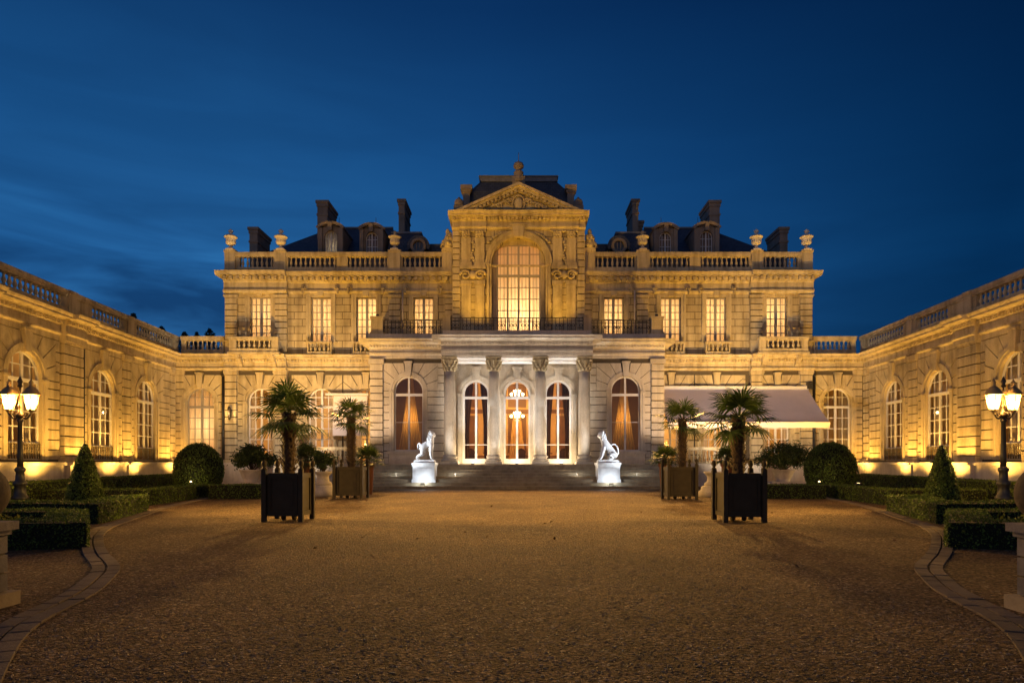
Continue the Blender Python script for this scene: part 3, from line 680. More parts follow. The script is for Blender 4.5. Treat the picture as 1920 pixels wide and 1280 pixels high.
for s in SG:
    for u in (2.98, 4.02):
        t.box(s*u-0.36, s*u+0.36, D, D+0.16, 17.0, 18.84); t.box(s*u-0.44, s*u+0.44, D, D+0.24, 16.72, 17.0)
        cap_corinth(t, s*u, D, 18.84, 0.69, 0.8, 0.16)
        t.box(s*u-0.36, s*u+0.36, D, D+0.14, 11.3, 15.3); t.box(s*u-0.42, s*u+0.42, D, D+0.2, 15.3, 15.5); t.box(s*u-0.44, s*u+0.44, D, D+0.22, 11.0, 11.3)
    for k in range(9): t.ball((s*3.5+0.12*sin(k), -D-0.1, 18.6-0.2*k), (0.14+0.05*sin(k*1.3), 0.1, 0.13), 6, 5)   # carved drop
    # scroll consoles at cornice level
    for q in SG:
        pts = [(s*3.5+q*(0.55+0.42*cos(a*0.55)*(1-a*0.045)), -D-0.2, 16.05+0.38*sin(a*0.55)*(1-a*0.045)) for a in range(18)]
        t.tube(pts, [0.13-0.004*i for i in range(18)], 7)
    t.box(s*3.5-0.95, s*3.5+0.95, D, D+0.2, 15.5, 15.65); t.box(s*3.5-1.0, s*3.5+1.0, D, D+0.3, 16.5, 16.72)
    t.ball((s*3.5, -D-0.22, 16.05), (0.3, 0.16, 0.32), 8, 6)
    us = sorted((s*4.5, s*5.08)); blocks(t, us[0], us[1], 11.0, 16.7, D, D+0.08, 0.5); blocks(t, us[0], us[1], 16.75, 19.52, D, D+0.08, 0.5)
    for k in range(8): t.ball((s*(0.9+0.2*k), -D-0.08, 19.35-0.06*k*k*0.25), (0.16, 0.08, 0.13), 6, 5)  # spandrel carving
t.box(-5.1, 5.1, D, D+0.1, 16.72, 16.86)
t.build('stone_trim', [M['block'], M['joint']], pal)
e = MB(); PR = [(0.7, 19.53), (0.92, 19.53), (0.98, 19.62), (1.06, 19.66), (1.06, 19.78), (0.94, 19.83), (0.94, 20.12), (1.0, 20.16), (1.06, 20.3), (1.16, 20.4), (1.5, 20.43), (1.5, 20.56), (1.6, 20.6), (1.68, 20.77), (0.7, 20.78)]
e.profile(-5.12, 5.12, PR)
for s in SG: us = sorted((s*2.45, s*4.6)); e.profile(us[0], us[1], [(d_+0.12, z_+(0.003 if i else 0)) for i, (d_, z_) in enumerate(PR)])
n = 34
for i in range(n): u = -5.1+10.2*(i+0.5)/n; e.box(u-0.08, u+0.08, 1.02, 1.36, 20.2, 20.38)
for s in SG: e.profile(s*5.1, s*5.36, [(-5, 20.43), (1.45, 20.431), (1.62, 20.765), (-5, 20.766)])
e.build('cornice', M['trim'], pal)
pd = MB(); hw, zb, za = 4.6, 20.77, 22.8
pd.poly([(-hw+0.2, zb), (hw-0.2, zb), (0, za-0.25)], 0.0, D+0.1)
for s in SG:
    dx, dz = hw, za-zb; l = sqrt(dx*dx+dz*dz); nx, nz = dz/l, dx/l
    for off0, off1, dd in ((-0.42, -0.24, D+0.35), (-0.24, -0.08, D+0.62), (-0.08, 0.12, D+0.8)):
        pd.poly([(s*(hw+0.3+nx*off0), zb+nz*off0-0.14), (s*(hw+0.3+nx*off1), zb+nz*off1-0.14), (0, za+0.0+off1/nz), (0, za+off0/nz)], 0.2, dd)
    for i in range(15):
        f = (i+0.7)/15.5; u = s*hw*(1-f); z_ = zb+(za-zb)*f-0.4; pd.box(u-0.09, u+0.09, D+0.3, D+0.54, z_-0.04, z_+0.14)
pd.build('pediment', M['trim'], pal)
sc = MB(); sculpt(sc, 0, D+0.2, 21.5, 1.15, 0.95, 4, 30); sc.build('pediment_carving', M['block'], pal)
ow = op(0, 3.4, 10.75, 18.62, False)
tm = MB(); tm.poly([(-2.2, 18.4)]+[(-1.7+3.4*i/14, 18.36+0.24*sin(pi*i/14)) for i in range(15)]+[(2.2, 18.4), (2.2, 19.4), (-2.2, 19.4)], D-0.8, D-0.6)
for s in SG: tm.box(s*1.705, s*2.25, D-0.8, D-0.6, 10.7, 18.4); tm.box(s*1.82, s*2.0, D-0.6, D-0.52, 10.7, 18.2)
tm.build('window_surround', M['trim'], pal)
window(pal, ow, D-0.72, 16.2, 4, 6, 3, mat='greyframe', bar=0.06, curtain='sheer', cd=0.45, mull=0.16, fr=0.1)
gb = MB()
for q in (-0.85, 0.85): gb.box(q-0.07, q+0.07, D-0.76, D-0.64, 10.8, 18.4)
for i in range(1, 12):
    if i % 3: q = -1.7+3.4*i/12; gb.box(q-0.018, q+0.018, D-0.74, D-0.69, 10.8, 18.5)
gb.build('glazing_mullion', M['greyframe'], pal)
room(pal, -4.8, 4.8, D-0.85, -5.0, 10.7, 19.6)

# portico: side parts at d=3.5, door wall at d=2.5, columns at d=4.5
PC = -0.12; DS, DD, DC = 3.5, 2.5, 4.4
sides = [op(PC+s*7.9, 2.12, 2.55, 7.98) for s in SG]; doors = [op(PC+x, 1.98, 1.64, 7.82) for x in (-3.05, 0, 3.05)]
g = MB()
for s, o in zip(SG, sides):
    us = sorted((PC+s*5.2, PC+s*10.67)); wall(g, us[0], us[1], 1.6, 9.3, DS, [o], 0.4, 1, 0)
    g.add([(PC+s*10.67, -DS, 0), (PC+s*10.67, 0, 0), (PC+s*10.67, 0, 9.3), (PC+s*10.67, -DS, 9.3)], [(0, 1, 2, 3)])
    g.add([(PC+s*5.2, -DS, 1.6), (PC+s*5.2, -DD, 1.6), (PC+s*5.2, -DD, 9.3), (PC+s*5.2, -DS, 9.3)], [(0, 1, 2, 3)])
wall(g, PC-5.2, PC+5.2, 1.6, 9.3, DD, doors, 0.3)
g.build('wall', [M['pale'], M['joint']], pal)
t = MB()
for s, o in zip(SG, sides):
    us = sorted((PC+s*5.3, PC+s*9.72)); rustic(t, us[0], us[1], 2.55, 8.95, o, 0.32, DS, 0.06, gap=0.045); archivolt(t, o, 0.32, DS, 0.12, key=9.05)
    for a_, b_ in ((us[0], o['c']-1.41), (o['c']+1.41, us[1])):
        for z_ in (1.62, 2.09): t.poly([(a_+0.02, z_), (b_-0.02, z_), (b_-0.02, z_+0.43), (a_+0.02, z_+0.43)], DS, DS+0.06, 0, 0.015)
    t.box(o['c']-1.4, o['c']+1.4, DS, DS+0.1, 1.6, 2.35); t.box(o['c']-1.5, o['c']+1.5, DS, DS+0.2, 2.35, 2.55)
    us = sorted((PC+s*9.74, PC+s*10.67)); blocks(t, us[0], us[1], 1.95, 8.85, DS, DS+0.22, 0.52); t.box(us[0]-0.06, us[1]+0.06, DS, DS+0.3, 1.6, 1.95); t.box(us[0]-0.08, us[1]+0.08, DS, DS+0.3, 8.85, 9.2)
for o in doors:
    archivolt(t, o, 0.34, DD, 0.2, key=8.75, keyw=0.6)
    rustic(t, o['c']-1.5, o['c']+1.5, 6.83, 8.9, o, 0.3, DD, 0.04, 0.52, 0.03, flank=0.2)
t.build('stone_trim', [M['pale'], M['joint']], pal)
PP = [(0, 9.25), (0.12, 9.25), (0.14, 9.5), (0.2, 9.54), (0.2, 9.68), (0.1, 9.74), (0.1, 10.15), (0.16, 10.2), (0.26, 10.4), (0.42, 10.48), (0.46, 10.54), (0.66, 10.57), (0.66, 10.66), (0.76, 10.78), (0, 10.785)]
PP = [(d_, z_-0.18*min(1, max(0, (z_-9.7)/0.4))) for d_, z_ in PP]
e = MB()
for s in SG: us = sorted((PC+s*5.3, PC+s*10.72)); entab(e, us[0], us[1], 0, [(d_+DS if d_ else 1.0, z_) for d_, z_ in PP], (DS+0.14, DS+0.3, 10.06, 10.19, 0.12, 0.22))
for s in SG: e.profile(PC+s*10.7, PC+s*11.35, [(0.9, 10.32), (DS+0.6, 10.321), (DS+0.74, 10.6), (0.9, 10.601)])
entab(e, PC-5.35, PC+5.35, 0, [(d_+DC+0.5 if d_ else 2.5, z_+0.004) for d_, z_ in PP], (DC+0.64, DC+0.8, 10.06, 10.19, 0.12, 0.22))
for s in SG: e.profile(PC+s*5.34, PC+s*5.95, [(3.0, 10.32), (DC+1.08, 10.321), (DC+1.22, 10.604), (3.0, 10.605)])
e.build('entablature', M['pale'], pal)
ce = MB(); ce.box(PC-5.2, PC+5.2, DD, DC-0.35, 9.05, 9.2); ce.box(PC-5.2, PC+5.2, DC-0.35, DC+0.45, 9.1, 9.26)
for u in (-3.1, 0, 3.1): ce.box(PC+u-1.3, PC+u+1.3, DD+0.3, DC-0.6, 8.98, 9.05)
ce.build('porch_ceiling', M['white'], pal)
for u in (-4.8, -1.66, 1.66, 4.8):
    cm = MB(); c0 = (PC+u, -DC, 0)
    cm.lathe(c0, [(0.43, 2.25), (0.435, 3.6), (0.42, 5.5), (0.385, 7.4), (0.365, 8.2)], 28)
    co = cm.build('column', M['pale'], pal)
    cm = MB(); cm.box(PC+u-0.62, PC+u+0.62, DC-0.62, DC+0.62, 1.6, 1.78)
    cm.lathe(c0, [(0.58, 1.78), (0.62, 1.84), (0.62, 1.9), (0.56, 1.95), (0.49, 1.98), (0.48, 2.04), (0.53, 2.08), (0.54, 2.14), (0.5, 2.19), (0.44, 2.22), (0.43, 2.27)], 28); cm.build('column_base', M['pale'], co)
    cm = MB(); cm.lathe(c0, [(0.37, 8.2), (0.42, 8.22), (0.42, 8.27), (0.37, 8.3), (0.38, 8.6), (0.44, 8.9), (0.52, 9.08)], 20)
    for row, (zz, rr, k) in enumerate(((8.38, 0.41, 10), (8.6, 0.45, 10), (8.82, 0.5, 8))):
        for i in range(k):
            a = 2*pi*(i+0.5*(row % 2))/k; cm.ball((PC+u+rr*cos(a), -DC+rr*sin(a), zz), (0.09, 0.09, 0.13), 6, 5); cm.ball((PC+u+(rr+0.07)*cos(a), -DC+(rr+0.07)*sin(a), zz+0.09), 0.06, 6, 5)
    for i in range(4):
        a = pi/4+i*pi/2; cm.ball((PC+u+0.6*cos(a), -DC+0.6*sin(a), 8.97), (0.13, 0.13, 0.12), 8, 6)
    cm.box(PC+u-0.56, PC+u+0.56, DC-0.56, DC+0.56, 9.08, 9.2); cm.build('capital', M['trim'], co)
for s, o in zip(SG, sides):
    wd = window(pal, o, DS-0.3, 6.65, 2, 2, 1, bar=0.03)
    drape(wd, o['c']-1.2, o['c']+1.2, DS-0.72, 2.0, 8.1, 'drape', 0.0, 0.0, amp=0.06, waves=5) if False else drape(wd, o['c']-1.25, o['c']+1.25, DS-0.62, 1.9, 8.1, 'darkdrape', 0.8, 0.3, amp=0.06, waves=4)
    aframe(wd, o['c'], DS-1.0, 1.9, 8.0, 0.2, 1.0)
    us = sorted((PC+s*5.3, PC+s*10.5)); room(pal, us[0], us[1], DS-0.42, -2.0, 1.62, 9.0, 'roomdark')
for o in doors:
    dr = window(pal, o, DD-0.2, 6.52, 2, 1, 1, bar=0.03, name='french_door', fr=0.15, mull=0.16, solid=0.2)
    hb = MB(); hb.box(o['c']-0.85, o['c']+0.85, DD-0.24, DD-0.16, 3.0, 3.06); hb.build('push_bar', M['frame'], dr)
    drape(dr, o['c']-1.35, o['c']+1.35, DD-0.75, 1.7, 8.3, 'darkdrape', 0.55 if abs(o['c']-PC) < 0.1 else 0.16, 0.3, amp=0.07, waves=4)
    if abs(o['c']-PC) < 0.1: aframe(dr, o['c'], DD-4.2, 1.64, 5.4, 0.35, 0.75)
room(pal, PC-5.1, PC+5.1, DD-0.32, -3.5, 1.62, 9.0)
wp = MB()
for k in range(5):
    u = PC-4+2*k; wp.box(u-0.75, u+0.75, -3.495, -3.42, 2.5, 5.6); wp.box(u-0.75, u+0.75, -3.495, -3.42, 6.3, 8.2)
wp.box(PC-5.1, PC+5.1, -3.495, -3.3, 5.8, 6.1); wp.box(PC-5.1, PC+5.1, -3.495, -3.4, 1.63, 2.3)
wp.build('wall_panelling', M['roomdark'], pal)
# porch floor, steps, terraces
fl = MB(); fl.box(PC-10.9, PC+10.9, 0, 5.15, 0, 1.6); fl.build('porch_floor', M['step'], pal)
st = MB(); stair = st.box(PC-10.0, PC+10.0, 5.16, 5.5, 0, 1.395).build('staircase', M['step'], pal)
for i in range(6):
    q = MB(); dd = 5.5+0.62*i; z = 1.395-0.2*(i+1)+0.0; z1 = 1.4-0.2*i-0.005 if i == 0 else 1.395-0.2*i
    z1 = 1.395-0.2*(i+0); hwid = 10.05+0.0*i
    q.box(PC-hwid, PC+hwid, dd+0.001, dd+0.62, 0, z1-0.2-0.045); q.box(PC-hwid-0.02, PC+hwid+0.02, dd-0.002, dd+0.655, z1-0.2-0.045, z1-0.2)
    q.build('step', M['step'], stair)
for s in SG:
    tr = MB(); us = sorted((PC+s*10.95, PC+s*17.5)); tr.box(us[0], us[1], 0.4, 4.2, 0, 1.45); tr.box(us[0]-0.05, us[1]+0.05, 0.4, 4.3, 1.45, 1.62); tr.build('terrace', M['pale'], pal)
    us = sorted((PC+s*11.4, PC+s*15.2)); balustrade(pal, us[0], us[1], [(us[0]+0.3, us[1]-0.3)], 4.0, 1.62, 1.75, 2.6, 2.82, 0.3, 0.13, single=False, name='terrace_balustrade', br=0.08)
    ck = MB(); us = sorted((PC+s*10.0, PC+s*10.55)); ck.box(us[0], us[1], 5.16, 6.4, 0, 1.2); ck.box(us[0], us[1], 6.401, 8.6, 0, 0.75); ck.build('step_cheek', M['pale'], pal)
# terrace over the portico: slab, piers, ornamental rail
tp = MB(); tp.box(PC-10.7, PC+10.7, 0.1, DS+0.55, 10.5, 10.95); tp.box(PC-5.2, PC+5.2, DS+0.55, DC+1.0, 10.5, 10.94)
tp.build('terrace_slab', M['pale'], pal)
for s in SG:
    pr = MB(); us = sorted((PC+s*9.7, PC+s*10.55)); pr.box(us[0], us[1], 3.1, 3.9, 10.95, 12.1); pr.box(us[0]-0.06, us[1]+0.06, 3.04, 3.96, 12.1, 12.25); pr.box(us[0]-0.07, us[1]+0.07, 3.03, 3.97, 10.951, 11.1)
    pr.build('terrace_pier', M['block'], pal); pr = MB()
    us = sorted((PC+s*4.75, PC+s*5.3)); pr.box(us[0], us[1], 3.9, 4.5, 10.95, 12.1); pr.box(us[0]-0.05, us[1]+0.05, 3.85, 4.55, 12.1, 12.22)
    pr.build('terrace_pier', M['block'], pal)
def rail(parent, u0, u1, d, z0, z1, name='guard_rail', mat='rail', step=0.16, scroll=True):
    mb = MB(); mb.box(u0, u1, d-0.03, d+0.03, z1-0.05, z1); mb.box(u0, u1, d-0.02, d+0.02, z0, z0+0.04); h = z1-z0; mb.box(u0, u1, d-0.015, d+0.015, z1-0.2*h, z1-0.2*h+0.03)
    n = max(2, round((u1-u0)/step))
    for i in range(n+1):
        u = u0+(u1-u0)*i/n; mb.box(u-0.027, u+0.027, d-0.02, d+0.02, z0, z1)
        if scroll and i < n and i % 3 != 2:
            um = u+(u1-u0)/n/2; rr = min(step*0.42, h*0.2); mb.ring(um, rr*0.6, rr, d-0.015, d+0.015, 0, 2*pi, 10, 0, z0+h*0.5); mb.ring(um, rr*0.5, rr*0.72, d-0.012, d+0.012, 0.6, 2*pi, 8, 0, z0+h*0.25)
    return mb.build(name, M[mat], parent)
rail(pal, PC-4.72, PC+4.72, 4.25, 10.98, 12.08, 'terrace_railing', step=0.28)
for s in SG: us = sorted((PC+s*5.32, PC+s*9.68)); rail(pal, us[0], us[1], 3.5, 10.98, 12.06, 'terrace_railing', step=0.28)
# ---- roofs
for s in SG:
    rf = MB()
    def hip(u0, u1, d0, d1, z0, r0, r1, z1, m=0):
        dm = (d0+d1)/2
        rf.add([(u0, -d0, z0), (u1, -d0, z0), (u1, -d1, z0), (u0, -d1, z0), (r0, -dm, z1), (r1, -dm, z1)], [(0, 1, 5, 4), (1, 2, 5), (2, 3, 4, 5), (3, 0, 4)], m)
    us = sorted((s*21.1, s*8.6)); rs = sorted((s*16.2, s*11.0)); hip(us[0], us[1], -1.2, -11.0, 18.1, rs[0], rs[1], 22.15); rf.box(us[0], us[1], -1.25, -10.9, 16.5, 18.1)
    rf.box(rs[0]-0.1, rs[1]+0.1, -5.9, -6.1, 22.02, 22.16, 1)
    prof = [(0.0, 16.9), (0.25, 18.4), (0.7, 19.6), (1.3, 20.4)]           # rounded low mansard next to the pavilion
    a, b = 10.6, 6.7
    for (e0, z0), (e1, z1) in zip(prof, prof[1:]):
        us0 = sorted((s*(a-e0*0.2), s*(b+e0))); us1 = sorted((s*(a-e1*0.2), s*(b+e1)))
        o = len(rf.v); rf.v += [(us0[0], 1.2+e0, z0), (us0[1], 1.2+e0, z0), (us0[1], 8-e0, z0), (us0[0], 8-e0, z0), (us1[0], 1.2+e1, z1), (us1[1], 1.2+e1, z1), (us1[1], 8-e1, z1), (us1[0], 8-e1, z1)]
        for f in ((0, 1, 5, 4), (1, 2, 6, 5), (2, 3, 7, 6), (3, 0, 4, 7)): rf.f.append([i+o for i in f]); rf.m.append(0); rf.sm.append(False)
    us = sorted((s*(a-0.26), s*(b+1.3))); rf.box(us[0]-0.08, us[1]+0.08, -2.45, -6.8, 20.4, 20.55, 1)
    us = sorted((s*7.2, s*5.0)); rf.box(us[0], us[1], -2.0, -8.0, 16.9, 19.4, 0)
    us = sorted((s*22.6, s*5.0)); rf.box(us[0], us[1], 0.0, -11, 16.5, 16.66, 1)
    roof = rf.build('roof', [M['slate'], M['lead']], pal)
    def chimney(u0, u1, d0, d1, z1):
        c_ = MB(); us = sorted((s*u0, s*u1)); c_.box(us[0], us[1], d0, d1, 16.9, z1-0.5); c_.box(us[0]-0.06, us[1]+0.06, d0+0.06, d1-0.06, z1-1.25, z1-1.1)
        c_.box(us[0]-0.06, us[1]+0.06, d0+0.06, d1-0.06, z1-0.5, z1-0.22); c_.box(us[0]-0.13, us[1]+0.13, d0+0.13, d1-0.13, z1-0.22, z1); c_.build('chimney', M['chim'], pal)
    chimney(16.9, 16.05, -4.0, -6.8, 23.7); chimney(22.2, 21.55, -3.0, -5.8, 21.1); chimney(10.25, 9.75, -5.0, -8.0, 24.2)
    if s > 0: chimney(10.9, 10.4, -6.5, -8.0, 22.9)
    def dormer(u, w_, zt, lit, arch=True):
        d0 = -1.05; d_ = MB(); hw = w_/2; o = op(s*u, w_*0.5, 18.3, zt-0.7, True)
        wall(d_, s*u-hw, s*u+hw, 16.9, zt-0.35, d0, [o], 0.3, 0, 0, 10)
        for q in SG: d_.add([(s*u+q*hw, -d0, 16.9), (s*u+q*hw, 4.6, 16.9), (s*u+q*hw, 4.6, zt-0.35), (s*u+q*hw, -d0, zt-0.35)], [(0, 1, 2, 3)])
        rad = (hw*hw+0.35**2)/(0.7)*1.0+0.1; ang = math.asin(min(1, (hw+0.15)/rad)); zc = zt-rad
        d_.ring(s*u, rad-0.22, rad, d0, d0+0.22, pi/2-ang, pi/2+ang, 12, 0, zc); d_.ring(s*u, rad-0.3, rad-0.1, -4.6, d0, pi/2-ang, pi/2+ang, 12, 1, zc)
        pts = [(s*u-hw, zt-0.36), (s*u+hw, zt-0.36)]+[(s*u+(rad-0.2)*cos(a_), zc+(rad-0.2)*sin(a_)) for a_ in (pi/2-ang*0.7, pi/2, pi/2+ang*0.7)]
        d_.poly(pts, d0-0.2, d0+0.02, 0)
        d_.box(s*u-0.16, s*u+0.16, d0, d0+0.3, zt-0.75, zt-0.1)
        for q in SG:
            d_.box(s*u+q*(hw*0.98), s*u+q*(hw*0.66), d0, d0+0.12, 16.9, zt-0.5)
            for k in range(5): d_.box(s*u+q*hw, s*u+q*(hw+0.45-0.08*k), d0-0.2, d0+0.05, 17.0+0.3*k, 17.3+0.3*k)
        do = d_.build('dormer', [M['chim'], M['slate']], pal)
        window(do, o, d0-0.25, None, 4, 3, mat='frame', bar=0.03, curtain=('sheer' if lit else None), cd=0.15, mull=0.08, fr=0.06)
        bx = MB(); bx.add([(s*u-hw+0.05, -d0+0.5, 16.9), (s*u+hw-0.05, -d0+0.5, 16.9), (s*u+hw-0.05, -d0+0.5, zt-0.6), (s*u-hw+0.05, -d0+0.5, zt-0.6)], [(0, 1, 2, 3)])
        if not lit: bx.build('blind', M['roomdark'], do)
        else: light('POINT', 'dormer_light', (s*u, 1.95, 19.0), 6, (1, 0.78, 0.5), pal, size=0.1)
    dormer(14.95, 2.0, 20.85, s < 0); dormer(11.7, 1.9, 20.75, False)
    du = MB(); u = 8.0; du.ring(s*u, 0.42, 0.62, -1.3, -1.02, 0, 2*pi, 18, 0, 18.95); du.ring(s*u, 0.62, 0.9, -4, -1.2, -0.3, pi+0.3, 14, 1, 18.95)
    du.add([(s*u+0.5*cos(2*pi*i/16), 1.2, 18.95+0.5*sin(2*pi*i/16)) for i in range(16)], [tuple(range(16))], 2)
    for q in (-0.14, 0.14): du.box(s*u+q-0.02, s*u+q+0.02, -1.19, -1.12, 18.5, 19.4, 0)
    du.build('round_dormer', [M['chim'], M['slate'], M['pane']], pal)
    for u, z in ((15.6, 22.1), (12.4, 22.1)):
        sp_ = MB(); sp_.lathe((s*u, 6, z), [(0.06, 0), (0.1, 0.1), (0.03, 0.25), (0.02, 0.9)], 6); sp_.build('roof_spike', M['lead'], pal)
# central pavilion roof
rf = MB(); pts = [(4.8, 20.7, 0.5, 9.6), (4.65, 21.4, 0.65, 9.5), (4.35, 22.3, 0.9, 9.2), (3.85, 23.4, 1.25, 8.8), (3.05, 24.35, 1.8, 8.2)]
for (h0, z0, f0, b0), (h1, z1, f1, b1) in zip(pts, pts[1:]):
    rf.add([(-h0, f0, z0), (h0, f0, z0), (h0, b0, z0), (-h0, b0, z0), (-h1, f1, z1), (h1, f1, z1), (h1, b1, z1), (-h1, b1, z1)], [(0, 1, 5, 4), (1, 2, 6, 5), (2, 3, 7, 6), (3, 0, 4, 7)])
rf.box(-3.12, 3.12, -1.72, -8.3, 24.35, 24.7, 1); rf.box(-3.2, 3.2, -1.64, -8.38, 24.7, 24.8, 1)
rf.add([(-3.15, 1.7, 24.8), (3.15, 1.7, 24.8), (3.15, 8.3, 24.8), (-3.15, 8.3, 24.8), (-1.4, 4.0, 25.35), (1.4, 4.0, 25.35), (1.4, 6.0, 25.35), (-1.4, 6.0, 25.35)], [(0, 1, 5, 4), (1, 2, 6, 5), (2, 3, 7, 6), (3, 0, 4, 7), (4, 5, 6, 7)])
rf.build('pavilion_roof', [M['slate'], M['lead']], pal)
fi = MB(); y0 = 0.3; fi.box(-0.5, 0.5, -y0-0.4, -y0+0.4, 22.3, 24.0)
fi.lathe((0, y0, 23.6), [(0.5, 0), (0.44, 0.4), (0.36, 0.75), (0.4, 0.8), (0.34, 0.9), (0.2, 1.0), (0.22, 1.08), (0.38, 1.2), (0.42, 1.38), (0.34, 1.55), (0.16, 1.65), (0.06, 1.7), (0.03, 1.75), (0.02, 2.4)], 14); fi.build('finial', M['chim'], pal)
for s in SG:
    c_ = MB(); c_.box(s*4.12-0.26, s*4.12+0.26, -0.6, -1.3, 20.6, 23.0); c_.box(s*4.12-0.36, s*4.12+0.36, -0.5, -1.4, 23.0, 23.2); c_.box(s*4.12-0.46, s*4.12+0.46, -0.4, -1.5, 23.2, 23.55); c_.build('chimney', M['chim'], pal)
    c_ = MB(); c_.box(s*4.62-0.38, s*4.62+0.38, 0.7, -0.1, 20.7, 21.5); c_.lathe((s*4.62, -0.3, 21.5), [(0.3, 0), (0.36, 0.15), (0.36, 0.4), (0.28, 0.55), (0.1, 0.65), (0.08, 0.75)], 10); c_.build('corner_finial', M['chim'], pal)

# ------------------------------------------------------------------ urns and trophies on the roof balustrade
def urn_mb(lid):
    mb = MB(); mb.box(-0.3, 0.3, -0.3, 0.3, 0, 0.1)
    p = [(0.26, 0.1), (0.28, 0.16), (0.12, 0.26), (0.1, 0.34), (0.16, 0.4), (0.3, 0.5), (0.36, 0.66), (0.37, 0.86), (0.4, 0.95), (0.5, 1.0), (0.52, 1.05), (0.46, 1.08)]
    mb.lathe((0, 0, 0), p, 18)
    for k in range(14): a = 2*pi*k/14; mb.tube([(0.2*cos(a), 0.2*sin(a), 0.42), (0.33*cos(a), 0.33*sin(a), 0.54), (0.375*cos(a), 0.375*sin(a), 0.7)], 0.03, 5)
    body = mb
    lm = MB()
    if lid: lm.lathe((0, 0, 0), [(0.44, 1.08), (0.34, 1.18), (0.16, 1.26), (0.1, 1.3), (0.1, 1.36), (0.18, 1.42), (0.2, 1.5), (0.14, 1.58), (0.04, 1.64), (0.02, 1.7)], 14)
    else: lm.lathe((0, 0, 0), [(0.44, 1.08), (0.3, 1.12), (0.15, 1.15), (0.13, 1.3), (0.15, 1.4), (0.1, 1.5), (0.03, 1.55)], 12)
    return body, lm
M['urn'] = stone('pale_urn_stone', (0.80, 0.74, 0.64), grime=0.3)
LBL = {(-22.31, 1): 'pale lidded stone urn at the roof corner beside the low chimney, opposite the awning',
       (-18.42, 1): 'pale lidded stone urn second from the roof corner, left of the lit dormer',
       (-9.6, 0): 'brown open stone urn before the tall thin chimney, on the lit dormer side',
       (9.6, 0): 'brown open stone urn nearest the pediment, above the awning side',
       (18.42, 1): 'pale lidded stone urn second from the roof corner on the awning side',
       (22.31, 1): 'pale lidded stone urn at the outer roof corner on the awning side'}
for (u, lid), lb in LBL.items():
    t_ = thing('urn', lb, 'urn', (PX+u, PY-0.33, 18.12), 0, 'stone urns on the roof balustrade')
    b_, l_ = urn_mb(lid); b_.build('bowl', M['urn'] if lid else M['pale'], t_); l_.build('lid', M['urn'] if lid else M['block'], t_)
for s, lb in ((-1, 'carved stone trophy figure left of the central arched window, on the roof parapet'), (1, 'carved stone trophy figure right of the central arched window, on the roof parapet')):
    mb = MB(); rnd = random.Random(5+s); mb.box(-0.42, 0.42, -0.3, 0.3, 0, 0.15)
    mb.lathe((0, 0, 0.15), [(0.36, 0), (0.3, 0.3), (0.34, 0.6), (0.22, 0.95), (0.12, 1.1), (0.17, 1.25), (0.15, 1.4), (0.03, 1.55)], 12)
    for k in range(20): a = rnd.uniform(0, 6.3); z = rnd.uniform(0.2, 1.1); mb.ball((0.32*cos(a)*(1.1-z*0.35), 0.3*sin(a), 0.15+z), (rnd.uniform(.1, .2), .14, rnd.uniform(.1, .22)), 7, 5)
    mb.tube([(-s*0.2, 0, 0.5), (-s*0.45, -0.05, 0.75), (-s*0.55, -0.05, 1.2)], [0.12, 0.1, 0.05], 7); mb.tube([(s*0.2, 0, 0.5), (s*0.48, 0, 0.5), (s*0.5, 0, 0.2)], [0.14, 0.12, 0.1], 7)
    tag(mb.build('stone_trophy', M['block'], None, (PX+s*5.5, PY-0.33, 18.12)), lb, 'sculpture', 'carved trophies on the roof balustrade')

